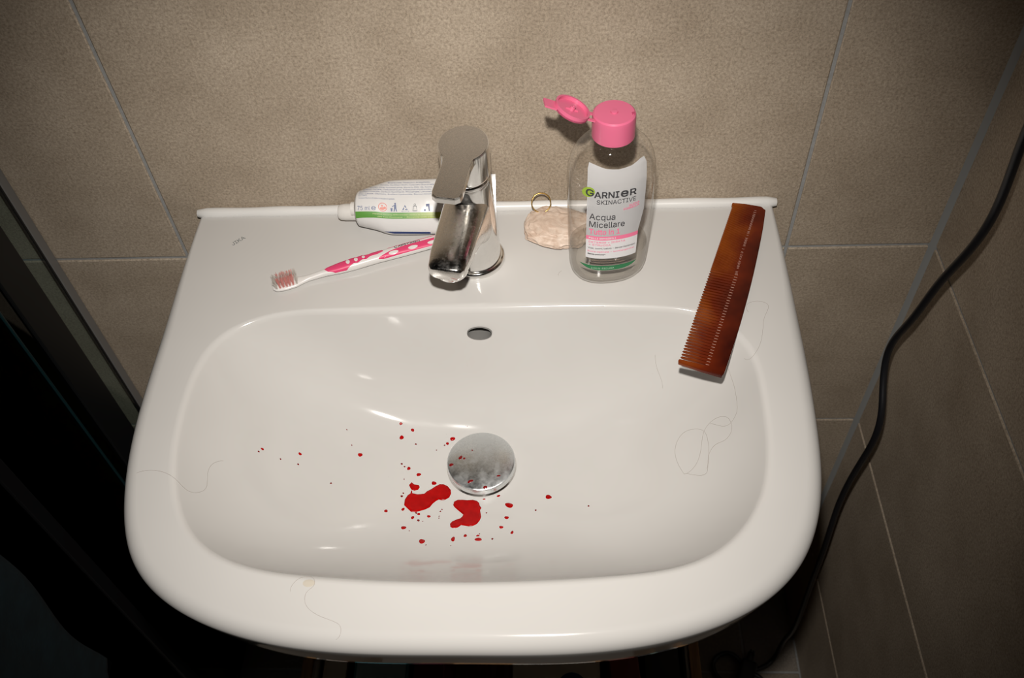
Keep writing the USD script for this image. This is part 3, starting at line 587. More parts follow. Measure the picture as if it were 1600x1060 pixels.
# comb frame: X along the comb from the lower end to the upper end, Y from the tooth tips to the spine
P0, P1 = np.array([0.1653, -0.1936]), np.array([0.2324, -0.0097])
ex = (P1-P0)/np.hypot(*(P1-P0)); CL = np.hypot(*(P1-P0)); cang = math.degrees(math.atan2(ex[1], ex[0]))
cbm = thing('comb', 'amber tortoiseshell comb laid from the ledge out over the right corner of the bowl', 'comb', (P0[0], P0[1], ZT+0.0028), (0.0, -0.6, cang))
COMB = mat('amber_tortoiseshell', {'g': ('texture_coordinate', {}), 'n': ('noise_texture', {'scale': 26.0, 'detail': 3.0, 'roughness': 0.55}), 'r': ('rgb_ramp', {'ramp': [(0.28, (0.030, 0.003, 0.0015)), (0.52, (0.105, 0.012, 0.002)), (0.80, (0.27, 0.062, 0.005))]}),
    's': ('separate_xyz', {}), 'mr': ('map_range', {'from_min': 0.095, 'from_max': 0.19, 'to_min': 0.0, 'to_max': 0.14, 'clamp': True}), 'ad': ('math', {'math_type': 'add'}), 'soft': ('math', {'math_type': 'multiply_add', 'value2': 0.55, 'value3': 0.225}),
    'm': ('math', {'math_type': 'multiply_add', 'value2': 9.0, 'value3': 0.12}), 'ad2': ('math', {'math_type': 'add'}),
    'p': ('principled_bsdf', {'roughness': 0.16, 'specular_ior_level': 0.3})},
    [('g.object', 'n.vector'), ('g.object', 's.vector'), ('s.x', 'mr.value'), ('n.fac', 'soft.value1'), ('soft.value', 'ad.value1'), ('mr.result', 'ad.value2'), ('s.y', 'm.value1'), ('ad.value', 'ad2.value1'), ('m.value', 'ad2.value2'), ('ad2.value', 'r.fac'), ('r.color', 'p.base_color')])
# spine edge, as distance from the tip line
spx = np.array([-0.001, 0.02, 0.05, 0.08, 0.11, 0.14, 0.17, CL-0.002]); spy = np.array([0.0365, 0.0372, 0.0376, 0.0372, 0.0362, 0.0346, 0.0325, 0.0300])
def spine(x): return PchipInterpolator(spx, spy)(np.clip(x, spx[0], spx[-1]))
def root(x): return np.interp(x, [0.0, 0.004, 0.06, 0.105, 0.118, 0.135, CL], [0.0215, 0.0218, 0.0222, 0.0222, 0.0216, 0.0212, 0.0212])
xsn = np.linspace(0.0, CL, 60)
back = Polygon([(x, float(root(x))) for x in xsn] + [(x, float(spine(x))) for x in xsn[::-1]]).buffer(-0.0012).buffer(0.0012)
endb = Polygon([(-0.0012, 0.0200), (0.0004, 0.0005), (0.0030, 0.0), (0.0036, 0.0240), (0.0, float(spine(0))-0.0008), (-0.0018, 0.0350)]).buffer(-0.0006).buffer(0.0012)
endt = Polygon([(CL-0.0034, 0.0225), (CL-0.0030, 0.0), (CL-0.0006, 0.0), (CL+0.0014, 0.012), (CL+0.0022, 0.0255), (CL-0.001, float(spine(CL))-0.0008), (CL-0.004, float(spine(CL))-0.003)]).buffer(-0.0005).buffer(0.001)
fr_ = union_all([back, endb, endt]); fr_ = fr_.buffer(0.001).buffer(-0.001)
cbz = 0.0030
fr_ = affinity.scale(fr_, 1, -1, origin=(0, 0))
obj('spine', T(pillow(fr_, cbz, 0.0009), (0, 0, -cbz/2)), COMB, cbm, smooth=35)
def tooth(x, w):
    r = float(root(x)) + 0.002; tip = 0.0
    a, b = w/2, w/2*0.55; h0, h1 = 0.00135, 0.00065
    V = [(x-a, r, -h0), (x+a, r, -h0), (x+a, r, h0), (x-a, r, h0), (x-b, tip+0.0012, -h1), (x+b, tip+0.0012, -h1), (x+b, tip+0.0012, h1), (x-b, tip+0.0012, h1), (x, tip, 0)]
    F = [(0, 1, 5), (0, 5, 4), (1, 2, 6), (1, 6, 5), (2, 3, 7), (2, 7, 6), (3, 0, 4), (3, 4, 7), (4, 5, 8), (5, 6, 8), (6, 7, 8), (7, 4, 8), (0, 3, 2), (0, 2, 1)]
    m = trimesh.Trimesh(np.array(V)*[1, -1, 1], np.array(F), process=False); m.fix_normals(); return m
NCO = 33; XC0, XC1 = 0.0048, 0.1075
for i in range(NCO): obj('tooth', tooth(XC0+(XC1-XC0)*(i+0.5)/NCO, 0.00262), COMB, cbm, smooth=False)
NFI = 66
for i in range(NFI): obj('fine_tooth', tooth(XC1+(CL-0.0034-XC1)*(i+0.5)/NFI, 0.00098), COMB, cbm, smooth=False)

ROOT_LIGHT = plain('painted_root_light', (0.27, 0.125, 0.09), 0.6)  # pale flecks added as painted light in the gaps at the tooth roots
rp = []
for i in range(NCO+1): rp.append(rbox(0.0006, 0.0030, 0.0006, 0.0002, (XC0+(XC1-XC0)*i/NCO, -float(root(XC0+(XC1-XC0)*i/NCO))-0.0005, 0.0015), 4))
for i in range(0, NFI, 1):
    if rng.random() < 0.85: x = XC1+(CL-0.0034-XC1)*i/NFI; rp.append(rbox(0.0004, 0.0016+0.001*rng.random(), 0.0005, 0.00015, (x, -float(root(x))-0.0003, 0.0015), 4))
obj('root_light_flecks', rp, ROOT_LIGHT, cbm, smooth=False, kind='stuff', label='row of added pale flecks painted as light showing between the tooth roots')

# ------------------------------------------------------------------ shower screen
GX = -0.440
scr = thing('shower_screen', 'dark smoked-glass shower screen with thin grey wall profile left of the basin', 'shower screen', (GX, 0, 0))
BLACK_SEAL = plain('black_seal', (0.006, 0.006, 0.007), 0.45)
DARK_PROFILE = plain('dark_anodised_profile', (0.004, 0.0045, 0.005), 0.5)
H0, H1 = 0.012, 1.95
def post(x0, x1, y0, y1, r=0.0015, z0=H0, z1=H1): return rbox(x1-x0, y1-y0, z1-z0, r, ((x0+x1)/2, (y0+y1)/2, (z0+z1)/2))
obj('wall_profile', post(-0.004, 0.0, -0.0125, -0.0005), ALU, scr, label='thin grey wall profile')
obj('profile_gasket', post(-0.004, -0.0004, -0.0155, -0.0128, 0.0006), BLACK_SEAL, scr)
obj('clear_pane', slab((-0.004, -0.0425, H0), (-0.001, -0.0152, H1)), CLEAR_PANE, scr, smooth=False, label='narrow clear glass strip')
obj('hinge_post', post(-0.008, 0.0, -0.0850, -0.0420), DARK_PROFILE, scr)
obj('smoked_pane', slab((-0.009, -0.2100, H0), (-0.003, -0.0845, H1)), SMOKED_PANE, scr, smooth=False)
obj('pane_trim', post(-0.0030, -0.0010, -0.1065, -0.1035, 0.0006), plain('teal_glass_edge', (0.006, 0.024, 0.028), 0.3), scr)
obj('door_seal', post(-0.014, 0.0, -0.2260, -0.2095), BLACK_SEAL, scr)
obj('door_pane', slab((-0.009, -0.800, H0), (-0.003, -0.2255, H1)), SMOKED_PANE, scr, smooth=False)
obj('bottom_rail', slab((-0.014, -0.800, 0.0), (0.0, -0.0005, H0)), DARK_PROFILE, scr, smooth=False)

# dark teal towel hanging from a hook on the screen's door
obj('hook', [rbox(0.006, 0.022, 0.030, 0.001, (0.0035, -0.47, 1.44)), tube(smooth_path([(0.005, -0.47, 1.435), (0.020, -0.47, 1.430), (0.030, -0.47, 1.440), (0.031, -0.47, 1.455)], 16), 0.003, 10)], ALU, scr)
TEAL = grainy('dark_teal_cloth', (0.0035, 0.0135, 0.0175), 0.95, 40.0, 0.3, 0.002)
rows = []
for z_ in np.r_[np.linspace(0.455, 1.0, 40), np.linspace(1.02, 1.425, 24)]:
    k_ = np.clip((1.425-z_)/0.42, 0, 1)**0.8; yl, yr_ = -0.47-0.015-0.185*k_, -0.47+0.015+(0.165+0.007*math.sin(z_*9.0)+0.004*math.sin(z_*31.0))*k_
    yy_ = np.linspace(yl, yr_, 60); f_ = np.linspace(0, 1, 60)
    xx_ = 0.016 + (0.0035+0.003*(1-k_))*np.sin(f_*17.0+z_*1.2) + 0.002*np.sin(f_*41.0)
    rows.append(np.vstack([np.stack([xx_+0.002, yy_, np.full(60, z_)], 1), np.stack([xx_-0.002, yy_, np.full(60, z_)], 1)[::-1]]))
cm = loft(rows); cm.fix_normals()
tw = thing('towel', 'dark teal towel hanging from a hook on the smoked-glass shower screen', 'towel', (GX, 0, 0))
obj('towel_cloth', cm, TEAL, tw, smooth=True)

# ------------------------------------------------------------------ black cable on the right
cpts = [(0.402, -0.150, 1.30), (0.402, -0.125, 1.12), (0.402, -0.1139, 1.0068), (0.402, -0.122, 0.9503), (0.402, -0.1155, 0.9002), (0.402, -0.0954, 0.8374), (0.402, -0.0761, 0.7592), (0.402, -0.0649, 0.6911), (0.402, -0.0789, 0.6665), (0.402, -0.0965, 0.6461), (0.402, -0.1044, 0.5662),
        (0.402, -0.0990, 0.4501), (0.403, -0.1082, 0.368), (0.407, -0.1120, 0.250), (0.411, -0.113, 0.085), (0.408, -0.1100, 0.030), (0.3950, -0.1257, 0.0062), (0.3828, -0.1337, 0.0050), (0.3654, -0.1387, 0.0060), (0.352, -0.139, 0.008)]
cab = thing('power_cable', 'black power cable hanging in the right corner, ending in a tied coil on the floor', 'cable')
obj('cord', tube(smooth_path(cpts, 240), 0.0036, 14), BLACK, cab, smooth=True)
loop = [(0.350, -0.136, 0.008), (0.342, -0.122, 0.011), (0.3300, -0.1150, 0.012), (0.3150, -0.1180, 0.010), (0.3050, -0.1290, 0.008), (0.3062, -0.1439, 0.007), (0.3167, -0.1560, 0.007), (0.335, -0.160, 0.010), (0.352, -0.152, 0.015)]
obj('coil', tube(smooth_path(loop, 80), 0.0034, 12), BLACK, cab, smooth=True)
loop2 = [(0.352, -0.144, 0.016), (0.362, -0.150, 0.020), (0.374, -0.158, 0.018), (0.378, -0.168, 0.012), (0.370, -0.178, 0.008)]
obj('coil', tube(smooth_path(loop2, 40), 0.0034, 12), BLACK, cab, smooth=True)
plug = T(R(rbox(0.026, 0.040, 0.022, 0.005), -24, [0, 0, 1]), (0.352, -0.147, 0.0135))
obj('plug_body', plug, BLACK, cab, smooth=40)
tie = [rbox(0.011, 0.020, 0.013, 0.003, (0, 0, 0)), rbox(0.0075, 0.004, 0.016, 0.001, (0, 0.0095, 0.001))]
obj('tie_clip', T(R(trimesh.util.concatenate(tie), -24, [0, 0, 1]), (0.3605, -0.1245, 0.0150)), plain('glossy_black_plastic', (0.012, 0.012, 0.014), 0.15), cab, smooth=40)

# ------------------------------------------------------------------ wooden crate under the basin and what stands in it
WOOD = mat('pine_board', {'g': ('geometry', {}), 'mp': ('mapping', {'scale': (60.0, 8.0, 3.0)}), 'n': ('noise_texture', {'scale': 3.0, 'detail': 5.0, 'roughness': 0.6}), 'r': ('rgb_ramp', {'ramp': [(0.3, (0.25, 0.120, 0.040)), (0.7, (0.42, 0.235, 0.095))]}), 'p': ('principled_bsdf', {'roughness': 0.5})},
           [('g.position', 'mp.vector'), ('mp.vector', 'n.vector'), ('n.fac', 'r.fac'), ('r.color', 'p.base_color')])
shf = thing('storage_crate', 'open pine crate with pale inner faces standing on the floor beneath the wash basin', 'crate')
WHITE_BOARD = plain('white_board_face', (0.42, 0.40, 0.37), 0.6)
SY0, SY1, CZT = -0.342, -0.025, 0.420
for sx in (-1, 1):
    x = 0.2167*sx
    obj('side_panel', rbox(0.0118, SY1-SY0, CZT, 0.001, (x, (SY0+SY1)/2, CZT/2)), WOOD, shf)
    obj('inner_face', slab((min(x-sx*0.0062, x-sx*0.0095), SY0+0.001, 0.29), (max(x-sx*0.0062, x-sx*0.0095), SY1, CZT-0.004)), WHITE_BOARD, shf, smooth=False)
obj('base_board', rbox(0.4210, SY1-SY0-0.002, 0.012, 0.001, (0, (SY0+SY1)/2, 0.282)), WOOD, shf)
obj('back_panel', slab((-0.207, SY1-0.006, 0.29), (0.207, SY1, CZT)), WOOD, shf, smooth=False)
ZS = 0.2882
def carton(name, label, cat, x0, x1, y0, y1, h, m, flap=None, band=None, turn=0, extra=()):
    c = ((x0+x1)/2, (y0+y1)/2, ZS); w, d = x1-x0, y1-y0
    t = thing(name, label, cat, c, (0, 0, turn))
    obj('box', rbox(w, d, h, 0.0015, (0, 0, h/2)), m, t)
    obj('lid_seam', slab((-w/2-0.0002, -d/2-0.0003, h*0.86), (w/2+0.0002, d/2+0.0003, h*0.865)), BLACK, t, smooth=False)
    if band is not None: obj('printed_panel', slab((-w*0.42, -d/2-0.0006, h*0.15), (w*0.42, -d/2+0.0004, h*0.80)), band, t, smooth=False)
    if flap is not None: obj('top_panel', slab((-w*0.45, -d*0.45, h-0.0004), (w*0.45, d*0.45, h+0.0005)), flap, t, smooth=False)
    for nm, mm, me in extra: obj(nm, me(w, d, h), mm, t, smooth=30)
    return t
TEALP = plain('teal_print', (0.020, 0.18, 0.22), 0.4); PALEB = plain('pale_blue_print', (0.30, 0.44, 0.50), 0.4); MAG = plain('dark_magenta', (0.13, 0.008, 0.045), 0.35); CARDW = plain('off_white_card', (0.62, 0.57, 0.50), 0.6)
NAVYB = plain('navy_blue_print', (0.012, 0.05, 0.16), 0.4); MAROON = plain('maroon_leatherette', (0.21, 0.034, 0.022), 0.4); BROWN = plain('brown_card', (0.10, 0.045, 0.03), 0.6); LENS = plain('pale_green_button', (0.30, 0.42, 0.38), 0.2)
carton('cosmetics_carton', 'teal carton with pale blue top, left of the middle in the crate under the basin', 'box', -0.166, -0.104, -0.335, -0.18, 0.118, TEALP, PALEB, None, 0)
carton('brown_carton', 'narrow brown carton at the left end of the crate beside the teal carton', 'box', -0.203, -0.174, -0.335, -0.16, 0.115, BROWN, CARDW, None, 0)
carton('magenta_pouch', 'dark magenta packet in the crate right of the teal carton', 'packet', -0.099, -0.064, -0.330, -0.20, 0.112, MAG, None, None, 0)
def dots(w, d, h):
    return [T(lathe([(r, 0), (r, 0.0006)], 28), (x*w, y*d, h)) for x, y, r in ((-0.22, -0.40, 0.011), (0.18, -0.30, 0.016), (-0.05, 0.05, 0.012), (0.30, 0.2, 0.010))]
carton('tissue_box', 'off-white paper box with dark blue round spots, under the middle of the basin', 'box', 0.014, 0.112, -0.335, -0.16, 0.118, CARDW, None, PALEB, 0, [('blue_spot', NAVYB, dots)])
carton('maroon_case', 'maroon leatherette case in the crate right of the spotted paper box', 'case', 0.120, 0.153, -0.332, -0.15, 0.124, MAROON, None, CARDW, 4)
def knob(w, d, h): return [T(lathe([(0.0055, 0), (0.0055, 0.002), (0.004, 0.003)], 24), (0.002, -d/2+0.012, h))]
def tuft(w, d, h): return [R(T(lathe([(0.004, 0), (0.004, 0.012)], 12), (w/2-0.006, -d/2+0.02, h)), 0, [0, 0, 1])]
carton('black_case', 'black plastic case with a small pale button, at the right end of the crate', 'case', 0.162, 0.202, -0.335, -0.16, 0.116, BLACK, None, None, 0, [('button', LENS, knob), ('catch', BLACK, tuft)])

# ------------------------------------------------------------------ blood
BLOOD_A = [(-0.06526, -0.25573), (-0.0653, -0.24997), (-0.06338, -0.2455), (-0.0612, -0.2433), (-0.06078, -0.24026), (-0.05994, -0.24019), (-0.05968, -0.24289), (-0.05515, -0.24367), (-0.0492, -0.2427), (-0.04703, -0.23997), (-0.04358, -0.23762), (-0.04017, -0.23456), (-0.03668, -0.23225), (-0.03301, -0.23209), (-0.02918, -0.23412), (-0.02648, -0.23766), (-0.02573, -0.24128), (-0.02711, -0.2457), (-0.03055, -0.24829), (-0.03353, -0.24881), (-0.03601, -0.24816), (-0.0383, -0.2497), (-0.04104, -0.25275), (-0.04308, -0.25653), (-0.04644, -0.2589), (-0.05101, -0.26091), (-0.05502, -0.26231), (-0.05859, -0.26225), (-0.06192, -0.2591)]
BLOOD_A2 = [(-0.06324, -0.23476), (-0.06112, -0.2317), (-0.05911, -0.23367), (-0.05483, -0.23405), (-0.05367, -0.23612), (-0.05498, -0.23907), (-0.05849, -0.24021), (-0.06101, -0.23914)]
BLOOD_B = [(-0.02253, -0.25003), (-0.01964, -0.24806), (-0.01479, -0.24799), (-0.01112, -0.24839), (-0.00629, -0.24791), (-0.00257, -0.2491), (-0.00063, -0.25132), (0.00015, -0.25431), (0.00172, -0.25656), (0.00065, -0.25881), (0.00119, -0.26183), (0.00206, -0.2664), (0.00111, -0.27025), (-0.001, -0.27413), (-0.00438, -0.27647), (-0.00788, -0.27695), (-0.01148, -0.27618), (-0.01448, -0.27573), (-0.01718, -0.27845), (-0.02064, -0.27928), (-0.02336, -0.27791), (-0.02406, -0.2743), (-0.02253, -0.27164), (-0.01915, -0.26958), (-0.01572, -0.268), (-0.01411, -0.26568), (-0.01365, -0.26385), (-0.0156, -0.26189), (-0.01883, -0.25892), (-0.02171, -0.25597), (-0.02309, -0.25375)]
# x, y, half length, half width, direction
DROPS = [(-0.07529, -0.17485, 0.00126, 0.00116, 4), (-0.06456, -0.17961, 0.00151, 0.00135, 4), (-0.07401, -0.18722, 0.00186, 0.00187, 6), (-0.06093, -0.19246, 0.001, 0.00068, 5), (-0.02784, -0.18575, 0.00216, 0.00178, 2), (-0.03235, -0.19033, 0.00139, 0.0012, 2), (-0.03492, -0.19202, 0.00076, 0.00054, 2), (-0.0716, -0.21373, 0.00085, 0.00086, 6), (-0.06891, -0.21633, 0.00073, 0.00072, 6), (-0.06498, -0.21781, 0.00158, 0.00158, 5), (-0.05579, -0.22335, 0.00195, 0.00158, 5), (-0.06802, -0.2292, 0.0004, 0.00057, 6), (-0.04165, -0.23133, 0.00196, 0.00201, 3), (-0.06728, -0.24358, 0.00071, 0.00071, 6), (-0.06826, -0.24681, 0.00095, 0.00114, 5), (-0.0657, -0.26014, 0.00179, 0.0011, 52), (-0.07975, -0.26332, 0.00162, 0.0013, 7), (-0.05657, -0.26839, 0.00141, 0.00152, 3), (-0.0541, -0.26315, 0.00095, 0.0009, 3), (-0.05184, -0.26423, 0.00142, 0.00106, 3), (-0.05127, -0.27118, 0.00118, 0.00108, 3), (-0.04747, -0.27226, 0.00047, 0.00047, 2), (-0.04303, -0.26643, 0.00143, 0.00138, 2), (-0.03232, -0.25858, 0.0006, 0.00061, 1), (-0.03356, -0.26072, 0.00072, 0.0006, 1), (-0.06268, -0.27997, 0.00197, 0.00188, 3), (-0.05745, -0.28316, 0.00046, 0.00048, 2), (-0.04515, -0.2952, 0.00229, 0.00292, 2), (-0.04117, -0.29954, 0.00057, 0.00053, 2), (-0.01968, -0.29195, 0.00174, 0.00255, 1), (-0.00989, -0.28773, 0.00151, 0.00148, 0), (0.00071, -0.28772, 0.0014, 0.00098, 0), (0.00195, -0.2856, 0.00058, 0.00049, 0), (0.00142, -0.2922, 0.00288, 0.002, -14), (0.01308, -0.29164, 0.00093, 0.001, -1), (0.01978, -0.27815, 0.00165, 0.00157, -1), (0.02394, -0.26755, 0.00179, 0.00168, -2), (0.0292, -0.28443, 0.00201, 0.0011, 65), (0.02563, -0.25419, 0.004, 0.00219, -20), (0.01594, -0.24404, 0.0017, 0.00089, 17), (0.00352, -0.2472, 0.00122, 0.0006, -1), (0.00635, -0.26202, 0.0006, 0.00061, -1), (-0.03413, -0.26604, 0.0004, 0.00061, 1), (-0.03404, -0.26817, 0.0004, 0.00061, 1), (-0.0206, -0.29999, 0.00046, 0.00054, 1), (-0.04194, -0.19713, 0.0005, 0.00056, 3), (-0.01496, -0.17443, 0.00064, 0.00044, 1), (-0.18186, -0.22974, 0.00099, 0.00109, 29), (-0.18379, -0.2334, 0.0007, 0.00072, 30), (-0.15531, -0.2223, 0.00121, 0.00132, 21), (-0.16829, -0.23306, 0.00058, 0.00074, 25), (-0.15515, -0.2329, 0.00074, 0.00075, 21), (-0.10808, -0.20992, 0.0018, 0.00196, 12), (-0.12773, -0.24364, 0.00077, 0.00077, 14), (-0.12185, -0.18771, 0.00049, 0.00055, 13), (-0.11611, -0.2017, 0.00049, 0.00058, 12), (0.05976, -0.24743, 0.00279, 0.00198, -5), (0.04873, -0.26037, 0.00083, 0.00082, -3), (0.09381, -0.26089, 0.00071, 0.00079, -9)]
PLUG_DROPS = [(-0.01825, -0.21171, 0.00232, 0.00127, 46), (-0.01484, -0.21275, 0.00112, 0.00101, 0), (-0.02613, -0.21855, 0.00198, 0.00143, 29), (-0.00822, -0.23572, 0.00243, 0.00139, 23), (0.01615, -0.23043, 0.00158, 0.00084, 11), (0.0049, -0.24146, 0.00169, 0.00151, 0), (-0.00807, -0.20438, 0.00062, 0.00073, 0)]
HAIRS = [[(0.229, -0.1386), (0.2419, -0.127), (0.2456, -0.1292), (0.2419, -0.1431), (0.2384, -0.1557), (0.2346, -0.17), (0.2291, -0.1809), (0.2251, -0.185), (0.221, -0.1815)],
         [(0.2086, -0.1707), (0.2114, -0.1841), (0.2134, -0.1994), (0.2134, -0.2123), (0.2116, -0.2219), (0.2066, -0.2266), (0.1992, -0.2212), (0.1942, -0.216)],
         [(0.1733, -0.2526), (0.1794, -0.2492), (0.1848, -0.2389), (0.1874, -0.2272), (0.192, -0.2168), (0.1986, -0.214), (0.2044, -0.2169), (0.2079, -0.2268), (0.207, -0.2346), (0.2026, -0.2384), (0.196, -0.2379), (0.1914, -0.2422), (0.1888, -0.2529), (0.1866, -0.2602), (0.1786, -0.2568), (0.1719, -0.2519)],
         [(0.1718, -0.2528), (0.1679, -0.2404), (0.1668, -0.2273), (0.17, -0.2172), (0.1757, -0.2124), (0.1829, -0.2137), (0.1883, -0.2181), (0.1912, -0.2316), (0.1905, -0.2445), (0.1878, -0.2561)],
         [(0.1547, -0.1451), (0.157, -0.153), (0.1605, -0.1615), (0.1608, -0.1666)],
         [(-0.2495, -0.2906), (-0.2353, -0.2886), (-0.2231, -0.2927), (-0.2162, -0.2971), (-0.2116, -0.2993), (-0.2072, -0.2952), (-0.2054, -0.2872), (-0.2077, -0.2747), (-0.207, -0.2624), (-0.2027, -0.256)],
         [(-0.1149, -0.385), (-0.1115, -0.3762), (-0.1022, -0.3738), (-0.0992, -0.3798), (-0.1033, -0.385), (-0.1038, -0.3918), (-0.0959, -0.4002), (-0.0838, -0.4052), (-0.0766, -0.4101), (-0.0769, -0.4153), (-0.0792, -0.4172)],
         [(0.0706, -0.0929), (0.0714, -0.0895), (0.0737, -0.0873)]]

BLOODM = mat('blood', {'g': ('geometry', {}), 'n': ('noise_texture', {'scale': 180.0, 'detail': 3.0}), 'r': ('rgb_ramp', {'ramp': [(0.3, (0.27, 0.0010, 0.0014)), (0.7, (0.37, 0.0024, 0.0026))]}), 'p': ('principled_bsdf', {'roughness': 0.16, 'specular_ior_level': 0.16})},
             [('g.position', 'n.vector'), ('n.fac', 'r.fac'), ('r.color', 'p.base_color')])
BLOOD_DARK = plain('dark_blood', (0.16, 0.004, 0.005), 0.12)
def pool(poly, h, surf, edge=0.0018):
    """a thin liquid pool with a rounded rim lying on a curved surface"""
    poly = poly.buffer(0.0004).buffer(-0.0004)
    parts = [poly.buffer(-edge*(1-math.cos(t))) for t in np.linspace(0, PI/2, 6)]
    m = prism(poly, 1.0); v, f = trimesh.remesh.subdivide_to_size(m.vertices*[1, 1, 0.0001], m.faces, 0.0011)
    out = v.copy(); B = poly.exterior
    for i, (x, y, z) in enumerate(v):
        zz = surf(x, y)
        if z > 0.00005:
            d = min(B.distance(Point(x, y))/edge, 1.0); out[i, 2] = zz + h*(0.12 + 0.88*math.sqrt(1-(1-d)**2))
        else: out[i, 2] = zz - 0.0003
    return trimesh.Trimesh(out, f, process=False)
def pool_thing(poly, h, label, group=None, surf=zsurf, m=None, edge=0.0018):
    x, y = poly.centroid.x, poly.centroid.y; z = surf(x, y)
    mesh = pool(poly, h, surf, edge); mesh.apply_translation((-x, -y, -z))
    o = obj('stain' if m else ('blood_splash' if poly.area > 5e-5 else 'blood_drop'), mesh, m or BLOODM, None, True, label, 'stain' if m else 'blood', group)
    UsdGeom.Xformable(o).AddTranslateOp().Set(Gf.Vec3d(x, y, z))
pool_thing(Polygon(BLOOD_A).buffer(0.0006).buffer(-0.0006), 0.0009, 'large elongated red blood splash in front and left of the drain plug')
pool_thing(Polygon(BLOOD_B).buffer(0.0006).buffer(-0.0006), 0.0009, 'large hook-shaped red blood splash in front of the drain plug')
pool_thing(Polygon(BLOOD_A2), 0.0006, 'small lumpy blood splash touching the upper left of the elongated splash')
def drop_mesh(x, y, rx, ry, a, h, surf):
    n = 18; t = np.linspace(0, 2*PI, n, endpoint=False); ca, sa_ = math.cos(math.radians(a)), math.sin(math.radians(a)); wob = 1+0.10*np.sin(2*t+x*9000)+0.07*np.sin(3*t+y*7000)
    rs = []
    for k, hh_ in ((1.0, -0.0003), (1.0, 0.0001), (0.93, h*0.5), (0.75, h*0.82), (0.45, h*0.97), (0.15, h)):
        px = x + k*wob*(rx*np.cos(t)*ca - ry*np.sin(t)*sa_); py = y + k*wob*(rx*np.cos(t)*sa_ + ry*np.sin(t)*ca)
        rs.append(np.array([(p, q, surf(p, q)+hh_) for p, q in zip(px, py)]))
    m = loft(rs); m.apply_translation((-x, -y, -surf(x, y))); return m
DROP_LABELS = {
    0: 'small blood drop topmost of the whole spatter, up and left of the drain plug', 1: 'small blood drop second from the top of the spatter', 2: 'round blood drop third from the top of the spatter, straight below the topmost',
    4: 'round blood drop on the bowl right beside the upper left rim of the drain plug', 5: 'smaller blood drop just left of the one beside the upper left plug rim',
    9: 'round blood drop above the elongated splash, at the end of a short row of specks', 10: 'oval blood drop above the elongated splash and nearest below the short row of specks', 12: 'round blood drop resting against the top edge of the elongated splash',
    15: 'slanting blood streak at the lower left tip of the elongated splash', 16: 'oval blood drop alone to the left of the elongated splash', 17: 'round blood drop closest under the left end of the elongated splash', 19: 'flat blood drop hugging the underside of the elongated splash',
    22: 'oval blood drop under the elongated splash, towards the hook-shaped one', 25: 'oval blood drop below and left of the elongated splash', 27: 'largest round blood drop, lowest on the left of the spatter',
    29: 'round blood drop below the tail of the hook-shaped splash', 30: 'oval blood drop between the two lowest drops under the hook-shaped splash', 31: 'flat blood drop lying just above the widest drop under the hook-shaped splash', 33: 'widest flat blood drop under the hook-shaped splash',
    35: 'round blood drop lower right of the hook-shaped splash, above the slanting streak', 36: 'round blood drop right of the hook-shaped splash, under the biggest oblong drop', 37: 'slanting blood streak at the lower right of the spatter', 38: 'biggest oblong blood drop, right of the hook-shaped splash',
    39: 'thin slanted blood drop just below the right rim of the drain plug', 40: 'thin blood drop just below the front rim of the drain plug', 47: 'blood drop at the far left of the bowl, larger of a close pair', 49: 'small round blood drop between the far left pair and the spatter', 52: 'round blood drop well left of the drain plug, largest of the left outliers', 56: 'oval blood drop alone far to the right of the drain plug'}
SPECK_LABELS = {
    3: 'tiny blood speck below and right of the third highest drop', 6: 'tiny blood speck at the lower left of the pair by the upper left plug rim', 7: 'tiny blood speck at the upper left end of the short row above the elongated splash',
    8: 'middle blood speck of the short row above the elongated splash', 11: 'faint blood speck left of the oval drop above the elongated splash', 13: 'upper of two blood specks at the left flank of the elongated splash',
    14: 'lower of two blood specks at the left flank of the elongated splash', 18: 'blood speck squeezed in just left of the flat drop under the elongated splash', 20: 'blood speck straight below the flat drop hugging the elongated splash', 21: 'faintest blood speck at the right of the cluster under the elongated splash',
    23: 'upper of two red specks in the gap between the two big splashes', 24: 'lower of two red specks in the gap between the two big splashes', 26: 'tiny blood speck lower right of the oval drop below the elongated splash', 28: 'tiny blood speck touching the lower right of the largest round drop',
    32: 'dark blood speck above the two flat drops under the hook-shaped splash', 34: 'lone blood speck to the right of the widest flat drop', 41: 'lone blood speck close to the right edge of the hook-shaped splash', 42: 'upper of two dark specks left of the hook-shaped tail', 43: 'lower of two dark specks left of the hook-shaped tail',
    44: 'lowest dark speck, under the round drop below the hook-shaped tail', 45: 'lone faint speck between the topmost drops and the plug', 46: 'lone dark speck above the drain plug', 48: 'smaller blood drop of the close pair at the far left', 50: 'tiny blood speck between the far left pair and the small round drop',
    51: 'tiny blood speck straight below the small round drop at the left', 53: 'lone blood speck at mid left, below the line of outlying drops', 54: 'uppermost faint speck far left of the spatter', 55: 'faint speck just above the largest left outlying drop',
    57: 'tiny blood speck below and left of the lone oval drop at the right', 58: 'rightmost blood speck of all, beyond the lone oval drop'}
for i, (x, y, rx, ry, a) in enumerate(DROPS):
    big = i in DROP_LABELS
    o = obj('blood_drop' if big else 'blood_speck', drop_mesh(x, y, rx, ry, a, min(0.0006, 0.35*ry), zsurf), BLOODM if big else BLOOD_DARK, None, True, DROP_LABELS.get(i) or SPECK_LABELS[i], 'blood', 'blood drops on the bowl' if big else 'tiny blood specks on the bowl')
    UsdGeom.Xformable(o).AddTranslateOp().Set(Gf.Vec3d(x, y, zsurf(x, y)))
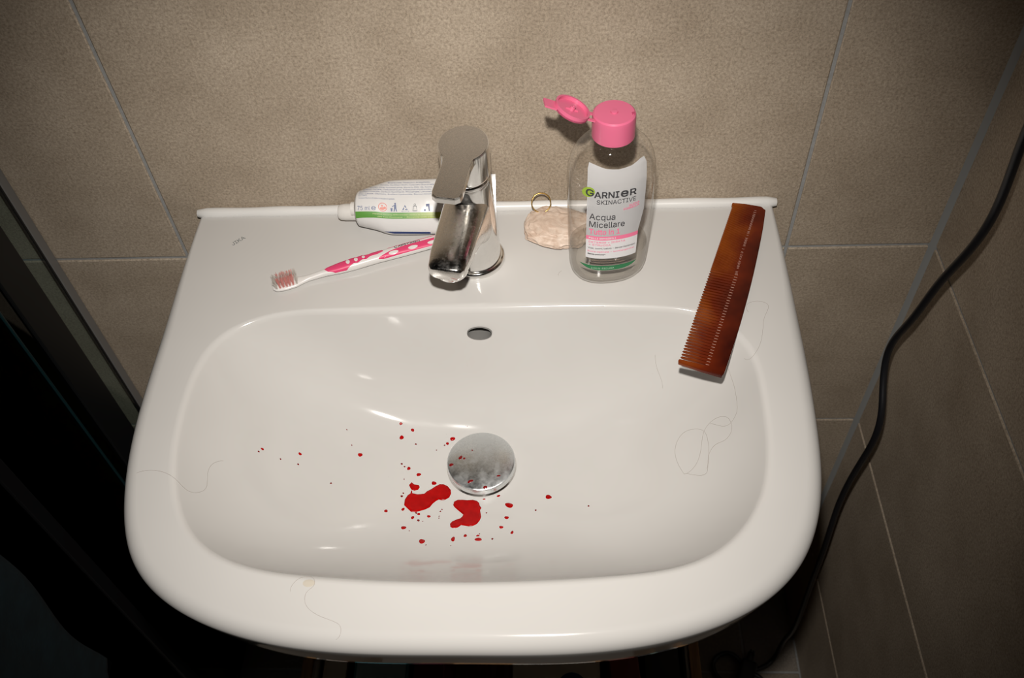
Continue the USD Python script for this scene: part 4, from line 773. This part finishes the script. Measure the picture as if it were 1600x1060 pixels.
def zcap(x, y):
    r = math.hypot(x-C0[0], y-C0[1]); return ZT-DEPTH+float(np.interp(r, [0, 0.004, 0.012, 0.022, 0.0285, 0.0298, 0.0304], [0.0132, 0.0132, 0.0130, 0.0124, 0.0114, 0.0108, 0.0098]))
PLUG_LABELS = ['slanting blood drop on the plug, left of its middle', 'tiny blood drop on the plug beside the slanting one', 'blood drop at the left rim of the plug', 'blood smear near the front rim of the plug, left of centre', 'thin blood drop near the right front rim of the plug', 'blood drop right on the front edge of the plug', 'dark speck near the middle of the plug']
for (x, y, rx, ry, a), lab_ in zip(PLUG_DROPS, PLUG_LABELS):
    o = obj('blood_drop', drop_mesh(x, y, rx, ry, a, 0.0004, zcap), BLOOD_DARK, None, True, lab_, 'blood')
    UsdGeom.Xformable(o).AddTranslateOp().Set(Gf.Vec3d(x, y, zcap(x, y)))

# ------------------------------------------------------------------ loose hairs
HAIR = plain('brown_hair', (0.20, 0.145, 0.11), 0.5)
HAIR_LABELS = ['fine brown hair curling on the right rim beside the comb', 'fine brown hair running down the bowl from the lower end of the comb', 'fine brown hair in a tall loop in the right of the bowl', 'fine brown hair in an oval loop, left of the tall loop', 'short fine hair left of the lower end of the comb', 'fine hair crossing the left rim down into the bowl', 'fine hair looping round the beige stain on the front rim', 'very short dark hair on the ledge left of the bottle']
for h, lab_ in zip(HAIRS, HAIR_LABELS):
    pth = smooth_path([(x, y, 0) for x, y in h], 14*len(h)); pth[:, 2] = [zsurf(x, y)+0.00008 for x, y in pth[:, :2]]
    c = pth[len(pth)//2].copy()
    o = obj('hair', tube(pth-c, 0.00007, 5), HAIR, None, True, lab_, 'hair')
    UsdGeom.Xformable(o).AddTranslateOp().Set(Gf.Vec3d(*map(float, c)))

# beige stain on the front rim
st_ = affinity.scale(Point(*HAIRS[6][3]).buffer(0.0035, 20), 1.2, 0.8); st_ = affinity.translate(st_, -0.004, 0.001)
pool_thing(st_, 0.00012, 'faint beige stain on the front rim of the basin inside a loop of hair', surf=zsurf, m=plain('beige_stain', (0.50, 0.455, 0.385), 0.3), edge=0.002)
